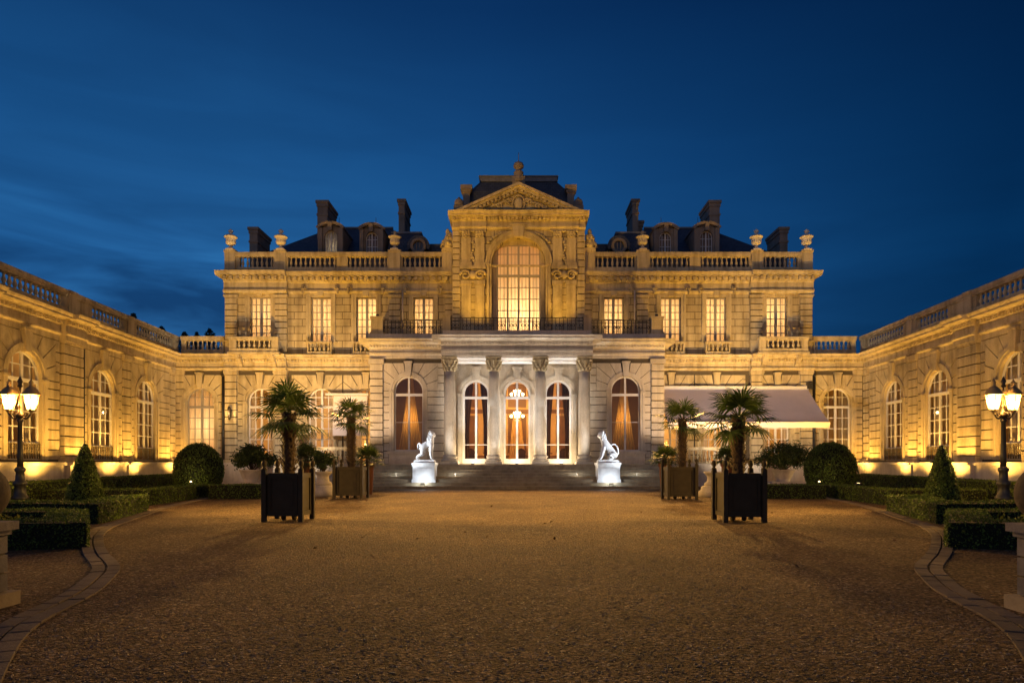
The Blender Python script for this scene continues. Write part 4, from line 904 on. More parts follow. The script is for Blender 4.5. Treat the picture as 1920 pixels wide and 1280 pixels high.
# ------------------------------------------------------------------ the two wings
def wing(s, label):
    A = R(93.43) if s < 0 else R(-93.43)
    X = -26.72 if s < 0 else 27.05
    W = thing('palace_wing', label, 'palace wing', (X, 52, -0.004), A)
    def I(a, b): return (-b, -a) if s < 0 else (a, b)
    END = 27.0
    cs = [4.55, 10.1, 17.3]; ops = [op(s*-1*c if False else (-c if s < 0 else c), 2.62, 1.85, 7.52) for c in cs]
    piers = [(0.0, 0.95, 0.12), (6.75, 7.85, 0.16), (12.55, 14.4, 0.3), (20.3, 21.9, 0.3)]
    g = MB(); u = I(-0.3, END); wall(g, u[0], u[1], 0, 8.9, 0, ops, 0.27, 0, 1)
    uu = -END if s < 0 else END; g.add([(uu, 0, 0), (uu, 9, 0), (uu, 9, 11), (uu, 0, 11)], [(0, 1, 2, 3)])
    g.build('wall', [M['joint'], M['trim']], W)
    t = MB()
    for o, (a, b) in zip(ops, ((0.97, 6.73), (7.87, 12.53), (14.42, 20.28))):
        us = I(a, b); rustic(t, us[0], us[1], 1.85, 8.55, o, 0.4, 0, 0.08); archivolt(t, o, 0.4, 0, 0.13, key=8.75, keyw=0.62)
    for a, b, ex in piers:
        us = I(a, b); blocks(t, us[0], us[1], 2.05, 8.45, 0, ex); t.box(us[0]-0.08, us[1]+0.08, 0, ex+0.1, 1.74, 2.05); t.box(us[0]-0.05, us[1]+0.05, 0, ex+0.06, 8.45, 8.58); t.box(us[0]-0.1, us[1]+0.1, 0, ex+0.12, 8.58, 8.865)
    us = I(21.9, END); t.box(us[0], us[1], 0, 0.05, 1.85, 8.5)
    us = I(-0.2, END); t.box(us[0], us[1], 0, 0.09, 8.56, 8.855)
    if s > 0: blocks(t, 18.75, 20.25, 1.75, 8.85, 0.07, 0.75)
    t.build('rusticated_stonework', [M['block'], M['joint']], W)
    e = MB(); last = -0.25
    for a, b, ex in piers[2:]+[(END, END, 0)]:
        us = I(last, a-0.1)
        if us[1]-us[0] > 0.2: entab(e, us[0], us[1], 0.0)
        if b > a: us = I(a-0.1, b+0.1); entab(e, us[0], us[1], ex)
        last = b+0.1
    e.build('cornice', M['trim'], W)
    p = MB(); us = I(-0.2, END); p.box(us[0], us[1], 0.02, 0.42, 0, 1.56); p.box(us[0], us[1], 0.02, 0.55, 1.56, 1.72)
    p.box(us[0], us[1], 0.0, 0.5, 1.72, 1.745)
    for a, b, ex in piers: us = I(a-0.08, b+0.08); p.box(us[0], us[1], 0.3, 0.42+ex*0.8, 0, 1.555); p.box(us[0], us[1], 0.3, 0.56+ex*0.8, 1.565, 1.718)
    p.build('plinth', M['pale'], W)
    us = I(0.0, END)
    sg = [(0.95, 6.4), (8.05, 11.7), (14.4, 19.6), (21.9, 25.5)]
    sg = [I(*q) for q in sg]; sg.sort(); balustrade(W, us[0], us[1], sg, 0.12, 10.06, 10.48, 11.16, 11.5, 0.4, piers=[(*I(13.4, 14.15), 11.52), (*I(7.0, 7.7), 11.505)], pext=0.07)
    fr = MB(); us = I(-0.6, END); fr.box(us[0], us[1], -0.4, -9, 9.5, 10.02); fr.build('flat_roof', M['lead'], W)
    for i, o in enumerate(ops):
        wd = window(W, o, -0.17, 6.02, 4, 5, 2, bar=0.055, fr=0.11, mull=0.16, curtain='linen', cd=0.35, open_frac=0.42 if i != 1 else 0.3)
        rail(wd, o['c']-1.28, o['c']+1.28, -0.03, 1.9, 2.72, 'guard_rail', 'rail', 0.2)
    us = I(0.5, END-1); room(W, us[0], us[1], -0.28, -4.5, 1.8, 8.6)
    pp = MB(); uu = 12.35 if s < 0 else 14.6
    us = -uu if s < 0 else uu
    if s < 0:
        pp.tube([(us, -0.16, 0.2), (us, -0.16, 8.85)], 0.075, 8)
        for z in (2.2, 4.4, 6.6, 8.4): pp.lathe((us, -0.16, z), [(0.1, 0), (0.1, 0.1)], 8)
        pp.build('downpipe', M['iron'], W)
    for c in cs: light('POINT', 'wing_room_light', ((-c if s < 0 else c), 3.2, 8.0), 34, (1, 0.70, 0.36), W, size=0.3)
    return W, I
WL, IL = wing(-1, 'low limestone wing with arched windows, balustrade and dark drainpipe, beyond which conifer tips show')
WR, IR = wing(1, 'low limestone wing with arched windows and balustrade on the awning side of the court')

# ------------------------------------------------------------------ lamps inside the palace
warm = (1.0, 0.66, 0.30)
for s in SG:
    for u in UW: light('POINT', 'upper_room_light', (PX+s*u, PY+2.2, 13.3), random.uniform(180, 330), (1, 0.72, 0.33), size=0.3)
    light('POINT', 'upper_room_light', (PX+s*7.42, PY+2.2, 13.3), random.uniform(170, 270), (1, 0.71, 0.33), size=0.3)
    for u in UW: light('POINT', 'ground_room_light', (PX+s*u, PY+2.6, 4.6), 150, (1, 0.74, 0.38), size=0.3)
    light('POINT', 'link_room_light', (PX+s*LINK, PY+2.0, 4.6), 210 if s < 0 else 30, (1, 0.70, 0.34), size=0.3)
    light('POINT', 'side_salon_light', (PX+PC+s*7.9, PY-1.7, 5.0), 190, (1, 0.62, 0.22), size=0.3)
light('POINT', 'gallery_light', (PX, PY+2.4, 13.0), 900, (1, 0.69, 0.32), size=0.4)
for z, nm, lb in ((7.1, 'upper', 'lit crystal chandelier hanging high behind the fanlight of the middle door'), (5.3, 'lower', 'lit crystal chandelier with a ring of candle bulbs hanging behind the middle door panes')):
    c_ = thing('chandelier', lb, 'chandelier', (PX+PC, PY-DD+(3.2 if z > 6 else 2.2), z), 0, 'chandeliers in the entrance hall')
    m_ = MB(); m_.tube([(0, 0, 0.2), (0, 0, 8.95-z)], 0.02, 6); m_.lathe((0, 0, -0.4), [(0.04, 0), (0.14, 0.15), (0.06, 0.3), (0.1, 0.6), (0.03, 0.8)], 10)
    for k in range(10): a = 2*pi*k/10; m_.tube([(0, 0, -0.2), (0.3*cos(a), 0.3*sin(a), -0.34), (0.5*cos(a), 0.5*sin(a), -0.12)], 0.018, 5)
    m_.build('chandelier_frame', M['bronze'], c_)
    m_ = MB()
    for k in range(10): a = 2*pi*k/10; m_.ball((0.5*cos(a), 0.5*sin(a), 0.0), (0.055, 0.055, 0.11), 8, 6)
    for k in range(6): a = 2*pi*k/6; m_.ball((0.25*cos(a), 0.25*sin(a), 0.25), (0.05, 0.05, 0.1), 8, 6)
    m_.build('candle_bulbs', M['crystal'], c_)
    light('POINT', 'chandelier_light', (PX+PC, PY-DD+(3.2 if z > 6 else 2.2), z-0.6), 420, (1, 0.60, 0.22), size=0.35)
for i, (u, lb) in enumerate(((-2.2, 'glowing amber table lamp behind the door panes left of the middle door'), (2.3, 'glowing amber table lamp behind the door panes right of the middle door'))):
    c_ = thing('table_lamp', lb, 'table lamp', (PX+PC+u, PY-DD+1.6, 2.45), 0)
    m_ = MB(); m_.lathe((0, 0, 0), [(0.12, 0), (0.12, 0.03), (0.03, 0.06), (0.08, 0.2), (0.02, 0.32), (0.02, 0.4)], 10); m_.build('lamp_base', M['bronze'], c_)
    m_ = MB(); m_.lathe((0, 0, 0.36), [(0.2, 0), (0.14, 0.36)], 14, cap=False); m_.build('lamp_shade', M['shade'], c_)
    t_ = thing('side_table', 'small round table under the amber lamp '+('left' if u < 0 else 'right')+' of the middle door', 'table', (PX+PC+u, PY-DD+1.6, 1.62))
    m_ = MB(); m_.lathe((0, 0, 0), [(0.25, 0), (0.25, 0.04), (0.04, 0.1), (0.04, 0.74)], 10); m_.build('table_leg', M['roomdark'], t_)
    m_ = MB(); m_.lathe((0, 0, 0.74), [(0.4, 0), (0.42, 0.04), (0.42, 0.085), (0.38, 0.09)], 18); m_.build('table_top', M['roomdark'], t_)
def armchair(x, y, rz, lb):
    t_ = thing('armchair', lb, 'armchair', (x, y, 1.62), rz, 'dark chairs in the salons')
    m_ = MB(); m_.box(-0.32, 0.32, -0.32, 0.3, 0.36, 0.5); m_.build('seat', M['darkdrape'], t_)
    m_ = MB(); m_.poly([(-0.33, 0.48), (0.33, 0.48), (0.35, 0.95), (0.2, 1.12), (0, 1.18), (-0.2, 1.12), (-0.35, 0.95)], -0.36, -0.28); m_.build('backrest', M['darkdrape'], t_)
    for q in SG:
        m_ = MB(); m_.box(q*0.33, q*0.4, -0.3, 0.25, 0.66, 0.72); m_.box(q*0.34, q*0.39, 0.16, 0.22, 0.45, 0.66); m_.build('armrest', M['roomdark'], t_)
        for dd in (-0.3, 0.26):
            m_ = MB(); m_.lathe((q*0.29, -dd, 0), [(0.02, 0), (0.035, 0.36)], 6); m_.build('leg', M['roomdark'], t_)
for x, y, rz, lb in ((-8.3, 49.6, 0.4, 'dark armchair seen through the arched porch window away from the awning'), (-7.3, 49.8, -0.4, 'second dark armchair in the arched porch window, nearer the columns, away from the awning'),
                     (-3.5, 50.8, 0.3, 'dark armchair behind the columned door nearest the away from the awning'), (0.3, 51.2, 0, 'dark armchair behind the middle door, under the chandeliers'), (3.5, 50.9, -0.3, 'dark armchair behind the columned door on the awning side')):
    armchair(x, y, rz, lb)

# ------------------------------------------------------------------ awnings
def awning(sgn, u0, u1, zt, d1, zf, label):
    t_ = thing('awning', label, 'awning', (PX, PY, 0))
    m_ = MB(); n = 24; vs = []; fs = []
    for j in range(9):
        f = j/8; d_ = 0.35+(d1-0.35)*f; z = zt-0.12+(zf-zt+0.12)*f-0.10*sin(pi*f)
        for i in range(n+1): vs.append((u0+(u1-u0)*i/n, -d_, z+0.02*sin(i*1.9)*sin(pi*f)))
    k = len(vs)
    for j in range(8):
        for i in range(n): fs.append((j*(n+1)+i, j*(n+1)+i+1, (j+1)*(n+1)+i+1, (j+1)*(n+1)+i))
    m_.add(vs, fs, 0, True); m_.build('canopy', M['canvas'], t_)
    m_ = MB(); m_.box(u0, u1, d1-0.03, d1+0.06, zf-0.12, zf+0.04); n = 60; vs = []
    for i in range(n+1): u = u0+(u1-u0)*i/n; vs += [(u, -d1-0.03-0.015*sin(i*0.9), zf-0.1), (u, -d1-0.03-0.03*sin(i*0.9), zf-0.36-0.03*abs(sin(i*0.52)))]
    m_.add(vs, [(2*i, 2*i+1, 2*i+3, 2*i+2) for i in range(n)]); m_.build('valance', M['canvas'], t_)
    m_ = MB(); m_.box(u0-0.05, u1+0.05, 0.12, 0.42, zt-0.14, zt+0.12); m_.build('cassette', M['frame'], t_)
    for f in (0.08, 0.36, 0.64, 0.92):
        u = u0+(u1-u0)*f; m_ = MB(); m_.tube([(u, -0.3, zt-0.25), (u+0.35, -(d1*0.5), (zt+zf)/2-0.45), (u, -d1, zf-0.05)], 0.045, 6); m_.build('arm', M['frame'], t_)
    m_ = MB(); m_.box(u1-0.1 if sgn > 0 else u0-0.3, u1+0.3 if sgn > 0 else u0+0.1, 0.3, 0.6, zt-0.1, zt+0.35); m_.build('motor_box', M['iron'], t_)
    return t_
awning(1, 10.75, 22.4, 7.5, 4.0, 4.58, 'wide pale mauve awning stretched out from the palace wall over the terrace')
t_ = thing('awning', 'short pale awning hanging almost straight down behind the small palm, beside the porch', 'awning', (PX, PY, 0))
m_ = MB(); m_.box(-14.9, -11.6, 0.3, 0.6, 6.9, 7.05); m_.build('cassette', M['frame'], t_)
m_ = MB(); n = 20; vs = []
for j in range(7):
    f = j/6
    for i in range(n+1): vs.append((-14.3+2.6*i/n, -(0.5+0.25*f+0.03*sin(i*1.3)*f), 6.85-2.0*f-1.8*f*f*0.6))
m_.add(vs, [(j*(n+1)+i, j*(n+1)+i+1, (j+1)*(n+1)+i+1, (j+1)*(n+1)+i) for j in range(6) for i in range(n)], 0, True); m_.build('canopy', M['canvas'], t_)

# ------------------------------------------------------------------ statues, pedestals and their floodlights
def pedestal(x, lb, sgn):
    t_ = thing('pedestal', lb, 'pedestal', (x, 44.55, 0.394), 0, 'statue pedestals on the palace steps')
    m_ = MB(); w_ = 0.72; m_.box(-w_-0.06, w_+0.06, -w_-0.06, w_+0.06, 0, 0.2); m_.box(-w_-0.03, w_+0.03, -w_-0.03, w_+0.03, 0.2, 0.221); m_.build('base', M['white'], t_)
    m_ = MB(); m_.box(-w_, w_, -w_, w_, 0.22, 1.08)
    for f in (1,): m_.box(-w_+0.12, w_-0.12, w_, w_+0.025, 0.34, 0.96)
    m_.build('shaft', M['white'], t_)
    m_ = MB(); m_.box(-w_-0.03, w_+0.03, -w_-0.03, w_+0.03, 1.08, 1.16); m_.box(-w_-0.07, w_+0.07, -w_-0.07, w_+0.07, 1.16, 1.3); m_.build('cap', M['white'], t_)
def statue(x, sgn, lb):
    t_ = thing('statue', lb, 'statue', (x, 44.55, 1.694), 0, 'white beast statues on the palace steps'); t_.scale = (1.16, 1.16, 1.16)
    m_ = MB(); m_.box(-0.6, 0.6, -0.36, 0.36, 0, 0.12); m_.box(-0.57, 0.57, -0.33, 0.33, 0.12, 0.16); m_.build('plinth', M['white'], t_)
    V = []; Ed = []; Rd = []
    def p(x_, y_, z_, r, link=None):
        V.append((x_*sgn, y_, z_)); Rd.append(r)
        if link is not None: Ed.append((link, len(V)-1))
        return len(V)-1
    if sgn > 0:      # crouching on straight forelegs, rump raised
        pel = p(-0.1, 0, 0.90, 0.21); mid = p(0.12, 0, 1.06, 0.2, pel); ch = p(0.36, 0, 1.16, 0.23, mid); nk = p(0.38, 0, 1.42, 0.14, ch); hd = p(0.40, 0, 1.66, 0.16, nk); cr = p(0.37, 0, 1.78, 0.1, hd); mz = p(0.54, 0, 1.58, 0.1, hd); p(0.62, 0, 1.54, 0.075, mz)
        for q in SG:
            sh = p(0.38, q*0.17, 1.0, 0.13, ch); el = p(0.34, q*0.19, 0.68, 0.1, sh); wr = p(0.37, q*0.18, 0.38, 0.075, el); pw = p(0.39, q*0.18, 0.24, 0.075, wr); p(0.5, q*0.18, 0.22, 0.065, pw)
            hp = p(-0.16, q*0.19, 0.78, 0.17, pel); kn = p(-0.1, q*0.23, 0.5, 0.13, hp); hk = p(-0.40, q*0.22, 0.40, 0.075, kn); ft = p(-0.44, q*0.22, 0.24, 0.07, hk); p(-0.32, q*0.22, 0.21, 0.065, ft)
        tl = [(-0.26, 1.02, .075), (-0.33, 1.14, .06), (-0.4, 1.06, .055), (-0.42, 0.92, .05), (-0.36, 0.84, .06)]
    else:            # seated, tail looped up to the back
        pel = p(-0.34, 0, 0.50, 0.25); mid = p(-0.1, 0, 0.82, 0.22, pel); ch = p(0.14, 0, 1.08, 0.25, mid); nk = p(0.28, 0, 1.38, 0.15, ch); hd = p(0.36, 0, 1.64, 0.165, nk); cr = p(0.33, 0, 1.76, 0.1, hd); mz = p(0.51, 0, 1.54, 0.105, hd); p(0.6, 0, 1.49, 0.08, mz)
        for q in SG:
            sh = p(0.2, q*0.18, 0.95, 0.13, ch); el = p(0.28, q*0.2, 0.64, 0.1, sh); wr = p(0.36, q*0.19, 0.38, 0.075, el); pw = p(0.4, q*0.19, 0.24, 0.075, wr); p(0.52, q*0.19, 0.22, 0.065, pw)
            hp = p(-0.34, q*0.22, 0.46, 0.2, pel); kn = p(-0.04, q*0.26, 0.46, 0.13, hp); hk = p(-0.32, q*0.25, 0.26, 0.075, kn); ft = p(-0.12, q*0.25, 0.22, 0.065, hk); p(0.0, q*0.25, 0.21, 0.06, ft)
        tl = [(-0.56, 0.46, .07), (-0.62, 0.66, .055), (-0.56, 0.9, .05), (-0.44, 1.06, .05), (-0.3, 1.08, .05), (-0.2, 1.0, .06)]
    for q in SG: ea = p(V[hd][0]*sgn-0.08, q*0.14, 1.78, 0.055, hd); p(V[hd][0]*sgn-0.11, q*0.18, 1.85, 0.035, ea)
    last = pel
    for a, z_, r in tl: last = p(a, 0.0, z_, r, last)
    nx, hx = V[nk][0]*sgn, V[hd][0]*sgn
    me = bpy.data.meshes.new('body'); me.from_pydata(V, Ed, []); me.materials.append(M['white'])
    o = bpy.data.objects.new('body', me); COL.objects.link(o); o.parent = t_
    sk_ = o.modifiers.new('skin', 'SKIN'); sk_.use_smooth_shade = True
    for i, sv in enumerate(me.skin_vertices[0].data): sv.radius = (Rd[i], Rd[i]); sv.use_root = (i == 0)
    sb = o.modifiers.new('sub', 'SUBSURF'); sb.levels = 2; sb.render_levels = 2
    m_ = MB(); rnd = random.Random(11+sgn)      # mane and brow
    for k in range(30):
        a = rnd.uniform(0.9, 2*pi-0.9); f = rnd.random(); z_ = 1.2+0.5*f; rr = 0.2-0.05*f
        m_.ball((sgn*(nx-0.04+(hx-nx)*f+rr*cos(a)), rr*sin(a), z_), (rnd.uniform(.04, .065), rnd.uniform(.04, .06), rnd.uniform(.06, .1)), 6, 5)
    for q in SG: m_.ball((sgn*(hx+0.14), q*0.08, 1.70), (0.035, 0.045, 0.03), 6, 5)
    m_.build('mane', M['white'], t_)
for s, lb, lp in ((-1, 'white lit statue of a seated maned beast on the pedestal away from the awning', 'white marble pedestal glowing on the steps, away from the awning'),
                  (1, 'white lit statue of a seated maned beast on the pedestal nearer the awning', 'white marble pedestal glowing on the steps, awning side')):
    x = -0.07+s*6.1
    pedestal(x, lp, s); statue(x, -s, lb)
    t_ = thing('floodlight', 'small cool white floodlight at the foot of the pedestal '+('nearer the awning' if s > 0 else 'away from the awning'), 'floodlight', (x+0.05, 43.08, 0.195), 0, 'floodlights at the pedestals')
    m_ = MB(); m_.box(-0.12, 0.12, -0.1, 0.06, 0.06, 0.2); m_.box(-0.16, 0.16, -0.03, 0.03, 0.0, 0.03); m_.tube([(-0.14, 0, 0.03), (-0.14, 0, 0.14)], 0.015, 6); m_.tube([(0.14, 0, 0.03), (0.14, 0, 0.14)], 0.015, 6); m_.build('housing', M['bronze'], t_)
    m_ = MB(); m_.box(-0.1, 0.1, -0.125, -0.102, 0.08, 0.18); m_.build('lens', M['coolface'], t_)
    light('SPOT', 'pedestal_spot', (x-s*1.15, 43.1, 0.45), 1500, (1.0, 0.79, 0.58), aim=(x*0.15, 48.2, 8.2), size=0.06, angle=84, blend=0.7)
    for q, wd_ in ((-1, 'left'), (1, 'right')):
        t2 = thing('floodlight', 'tiny step light on the %s of the pedestal %s' % (wd_, 'nearer the awning' if s > 0 else 'away from the awning'), 'floodlight', (x+q*2.0, 44.85, 0.795), 0, 'floodlights at the pedestals')
        m_ = MB(); m_.lathe((0, 0, 0), [(0.05, 0), (0.03, 0.04), (0.03, 0.12), (0.05, 0.14), (0.04, 0.17)], 8); m_.build('housing', M['pale'], t2)
        light('POINT', 'step_light', (x+q*2.0, 44.7, 1.12), 13.0, (0.88, 0.94, 1.0), size=0.05)
    light('POINT', 'pedestal_glow', (x+0.05, 43.0, 0.5), 46, (0.80, 0.90, 1.0), size=0.05)

# ------------------------------------------------------------------ ground floodlights along the wings
def uplight(W, u, d, label, power, big=False):
    mw = Matrix.Translation(W.location) @ Matrix.Rotation(W.rotation_euler[2], 4, 'Z'); p_ = mw @ Vector((u, -d, 0)); p_.z = 0
    t_ = thing('floodlight', label, 'floodlight', p_, W.rotation_euler[2], 'floodlights along the wing walls')
    m_ = MB(); m_.tube([(0, 0, 0), (0, 0, 0.62)], 0.025, 6); m_.build('stake', M['iron'], t_)
    m_ = MB(); m_.box(-0.14, 0.14, -0.12, 0.1, 0.62, 0.84); m_.box(-0.16, 0.16, 0.1, 0.13, 0.6, 0.86); m_.box(-0.17, 0.17, -0.02, 0.02, 0.6, 0.64); m_.build('housing', M['iron'], t_)
    m_ = MB(); m_.box(-0.12, 0.12, -0.135, -0.122, 0.64, 0.82); m_.build('lens', M['warmface'], t_)
    wl_ = mw @ Vector((u, -d+0.16, 0)); wl_.z = 0.8; aim = mw @ Vector((u, 0.05, 0)); aim.z = 6.4
    light('SPOT', 'wing_uplight', wl_, power, (1.0, 0.525, 0.095), aim=aim, size=0.12, angle=140, blend=1.0)
spots = [(1.6, 'where the wing meets the palace'), (7.3, 'below the narrow pier between the two farther windows'), (10.1, 'below the second window'), (13.5, 'below the wide pier'), (17.3, 'below the window behind the street lamp'), (21.2, 'below the pier nearest the viewer')]
for W, s, nm in ((WL, -1, 'drainpipe wing'), (WR, 1, 'awning-side wing')):
    for q, lb in spots: uplight(W, s*q, 1.9, 'black stake floodlight %s, %s' % (lb, nm), 1600)
for x, y, tx, ty, lb in ((-16.6, 33.9, -17.2, 36, 'tiny garden spotlight at the foot of the ball topiary away from the awning'), (15.4, 34.0, 16.9, 36, 'tiny garden spotlight at the foot of the ball topiary beside the awning'),
                     (-16.9, 20.9, -14.4, 22.2, 'tiny garden spotlight between hedge and street lamp, away from the awning'), (16.7, 20.9, 14.15, 22.2, 'tiny garden spotlight between hedge and street lamp, awning side')):
    t_ = thing('garden_spotlight', lb, 'floodlight', (x, y, 0), 0, 'garden spotlights in the hedges')
    m_ = MB(); m_.tube([(0, 0, 0), (0, 0, 0.62)], 0.02, 6); m_.lathe((0, 0, 0.6), [(0.03, 0), (0.07, 0.03), (0.08, 0.12)], 10); m_.build('housing', M['iron'], t_)
    m_ = MB(); m_.ball((0, 0, 0.73), 0.05, 8, 6); m_.build('lens', M['warmface'], t_)
    light('POINT', 'garden_glow', (x, y, 0.86), 28, (1.0, 0.66, 0.25), size=0.05)
# floodlights on the terraces and roofs for the main block
def flood(loc, aim, power, label, ang=90, col=(1.0, 0.52, 0.05)):
    t_ = thing('floodlight', label, 'floodlight', loc, 0, 'floodlights for the palace front')
    m_ = MB(); m_.box(-0.18, 0.18, -0.12, 0.12, 0.1, 0.4); m_.box(-0.22, 0.22, -0.05, 0.05, 0, 0.05); m_.tube([(-0.2, 0, 0.05), (-0.2, 0, 0.3)], 0.02, 6); m_.tube([(0.2, 0, 0.05), (0.2, 0, 0.3)], 0.02, 6); m_.build('housing', M['iron'], t_)
    m_ = MB(); m_.box(-0.07, 0.07, -0.05, 0.05, 0.402, 0.41); m_.build('lens', M['warmface'], t_)
    light('SPOT', 'front_flood', (loc[0], loc[1], loc[2]+0.48), power, col, aim=aim, size=0.15, angle=ang, blend=0.8)
for s, nm in ((-1, 'away from the awning'), (1, 'awning side')):
    flood((PX+s*21.6, 42.4, 0), (PX+s*20.5, 52, 13.0), 5600, 'floodlight on the gravel behind the ball topiary, %s' % nm, 75)
    flood((PX+s*15.6, 42.6, 0), (PX+s*14.6, 52, 13.5), 5600, 'floodlight on the gravel behind the potted shrub, %s' % nm, 75)
    flood((PX+s*12.6, 42.8, 0), (PX+s*10.0, 52, 13.5), 2600, 'floodlight on the gravel behind the smaller palm box, %s' % nm, 70)
    flood((PX+s*3.4, 49.2, 10.95), (PX+s*2.2, 51.0, 20.0), 700, 'floodlight on the porch roof aimed at the pediment, %s' % nm, 110)
    flood((PX+s*7.4, 50.0, 10.95), (PX+s*7.4, 52, 15.5), 170, 'floodlight on the porch roof aimed at the upper window, %s' % nm, 130)
    light('SPOT', 'court_fill', (PX+PC+s*10.1, 47.9, 12.75), 36000, (1.0, 0.53, 0.13), aim=(-s*1.0, 27, 0), size=0.3, angle=62, blend=1.0)  # added fill over the court, softening the planter shadows
    t_ = thing('floodlight', 'black floodlight added on the terrace pier to light the court, %s' % nm, 'floodlight', (PX+PC+s*10.13, 48.45, 12.25), 0, 'floodlights for the palace front')
    m_ = MB(); m_.box(-0.09, 0.09, 0.0, 0.12, 0.06, 0.2); m_.box(-0.12, 0.12, -0.04, 0.04, 0, 0.04); m_.tube([(-0.1, 0, 0.04), (-0.1, 0, 0.14)], 0.012, 6); m_.tube([(0.1, 0, 0.04), (0.1, 0, 0.14)], 0.012, 6); m_.build('housing', M['iron'], t_)
    t_ = thing('floodlight', 'cool white stake floodlight aimed at the porch corner, %s' % nm, 'floodlight', (s*12.0, 40.6, 0), 0, 'floodlights for the porch')
    m_ = MB(); m_.tube([(0, 0, 0), (0, 0, 0.7)], 0.03, 6); m_.box(-0.16, 0.16, -0.1, 0.1, 0.7, 0.95); m_.build('housing', M['iron'], t_)
    m_ = MB(); m_.box(-0.13, 0.13, -0.115, -0.102, 0.72, 0.93); m_.build('lens', M['coolface'], t_)
    light('SPOT', 'porch_flood', (s*12.0, 40.76, 0.86), 2400, (1.0, 0.80, 0.70), aim=(s*10.2, 48.5, 6.6), size=0.15, angle=40, blend=0.5)
    light('SPOT', 'awning_flood', (s*12.05, 40.7, 0.92), 7500, (1.0, 0.80, 0.62), aim=(s*17.5, 49.5, 6.0), size=0.12, angle=70, blend=0.9)
    light('SPOT', 'statue_flood', (s*11.95, 40.76, 0.9), 5200, (0.84, 0.92, 1.0), aim=(s*6.1, 44.5, 2.6), size=0.1, angle=22, blend=0.5)

for x, lb in ((-3.2, 'between the two columns nearest the drainpipe wing'), (0.0, 'between the two middle columns'), (3.2, 'between the two columns nearest the awning')):
    t_ = thing('floodlight', 'small floor light on the porch floor ' + lb, 'floodlight', (PX+PC+x, 52-3.75, 1.6), 0, 'floor lights in the porch')
    m_ = MB(); m_.lathe((0, 0, 0), [(0.12, 0), (0.12, 0.06), (0.09, 0.1)], 12); m_.build('housing', M['iron'], t_)
    m_ = MB(); m_.lathe((0, 0, 0.1), [(0.085, 0), (0.001, 0.012)], 12); m_.build('lens', M['coolface'], t_)
    light('POINT', 'porch_uplight', (PX+PC+x, 52-3.75, 1.85), 170, (1.0, 0.77, 0.46), size=0.08)
    light('SPOT', 'porch_ceiling_spot', (PX+PC+x, 52-3.6, 1.9), 1000, (0.96, 0.95, 0.98), aim=(PX+PC+x, 52-3.5, 9), size=0.08, angle=70, blend=0.8)
# ------------------------------------------------------------------ street lamps
def street_lamp(x, y, k, rz, label):
    t_ = thing('street_lamp', label, 'street lamp', (x, y, 0), rz, 'two-armed street lamps in the court')
    m_ = MB(); m_.box(-0.3, 0.3, -0.3, 0.3, 0, 0.35)
    m_.lathe((0, 0, 0.35), [(0.27, 0), (0.27, 0.12), (0.2, 0.2), (0.17, 0.5), (0.22, 0.56), (0.22, 0.66), (0.15, 0.72), (0.13, 1.0), (0.17, 1.06), (0.17, 1.14), (0.1, 1.22)], 14); m_.build('base', M['iron'], t_)
    m_ = MB(); m_.lathe((0, 0, 1.55), [(0.1, 0), (0.085, 0.4), (0.07, 1.6), (0.1, 1.64), (0.1, 1.7), (0.06, 1.76)], 14)
    m_.build('pole', M['iron'], t_)
    m_ = MB(); zc = 3.3*k
    m_.lathe((0, 0, zc), [(0.06, 0), (0.14, 0.06), (0.15, 0.14), (0.05, 0.24), (0.05, 0.4), (0.08, 0.44), (0.035, 0.5), (0.03, 1.1), (0.09, 1.14), (0.05, 1.22), (0.09, 1.32), (0.01, 1.5)], 12); m_.build('spindle', M['bronze'], t_)
    for q in SG:
        m_ = MB(); pts = [(q*(0.05+0.35*i/9), 0, zc+0.1-0.13*sin(pi*i/9)+0.10*(i/9)**3) for i in range(10)]; m_.tube(pts, 0.028, 7)
        sc_ = [(q*(0.2+0.08*cos(a*0.6)*(1-a*0.05)), 0, zc+0.11+0.08*sin(a*0.6)*(1-a*0.05)) for a in range(13)]; m_.tube(sc_, 0.014, 6); m_.build('arm', M['bronze'], t_)
        lx, lz = q*0.40, zc+0.2
        ln = MB(); ln.lathe((lx, 0, lz), [(0.03, -0.08), (0.05, 0.0), (0.09, 0.05), (0.13, 0.08), (0.15, 0.10)], 6, smooth=False)
        zz = lz+0.10
        for i in range(6): a = 2*pi*i/6; ln.tube([(lx+0.15*cos(a), 0.15*sin(a), zz), (lx+0.265*cos(a), 0.265*sin(a), zz+0.54)], 0.011, 5)
        ln.lathe((lx, 0, zz+0.54), [(0.27, -0.015), (0.31, 0), (0.31, 0.03), (0.25, 0.1), (0.2, 0.18), (0.13, 0.26), (0.07, 0.3), (0.08, 0.34), (0.06, 0.4), (0.085, 0.44), (0.03, 0.52), (0.01, 0.58)], 12)
        lo = ln.build('lantern', M['cap'], t_)
        gm = MB(); gm.lathe((lx, 0, zz), [(0.145, 0.0), (0.26, 0.53)], 6, smooth=False, cap=False); gm.build('glass', LG, lo)
        bm_ = MB(); bm_.ball((lx, 0, zz+0.28), (0.055, 0.055, 0.11), 10, 8); bm_.build('bulb', M['bulb'], lo)
        light('POINT', 'lantern_light', (lx, 0, zz+0.28), 750, (1.0, 0.58, 0.22), t_, size=0.12)
m, nt_, out = newmat('lantern_glass')
tr_ = nd(nt_, 'ShaderNodeBsdfTransparent'); tr_.inputs[0].default_value = (1, 0.78, 0.42, 1); tl_ = nd(nt_, 'ShaderNodeBsdfTranslucent'); tl_.inputs[0].default_value = (1, 0.74, 0.38, 1)
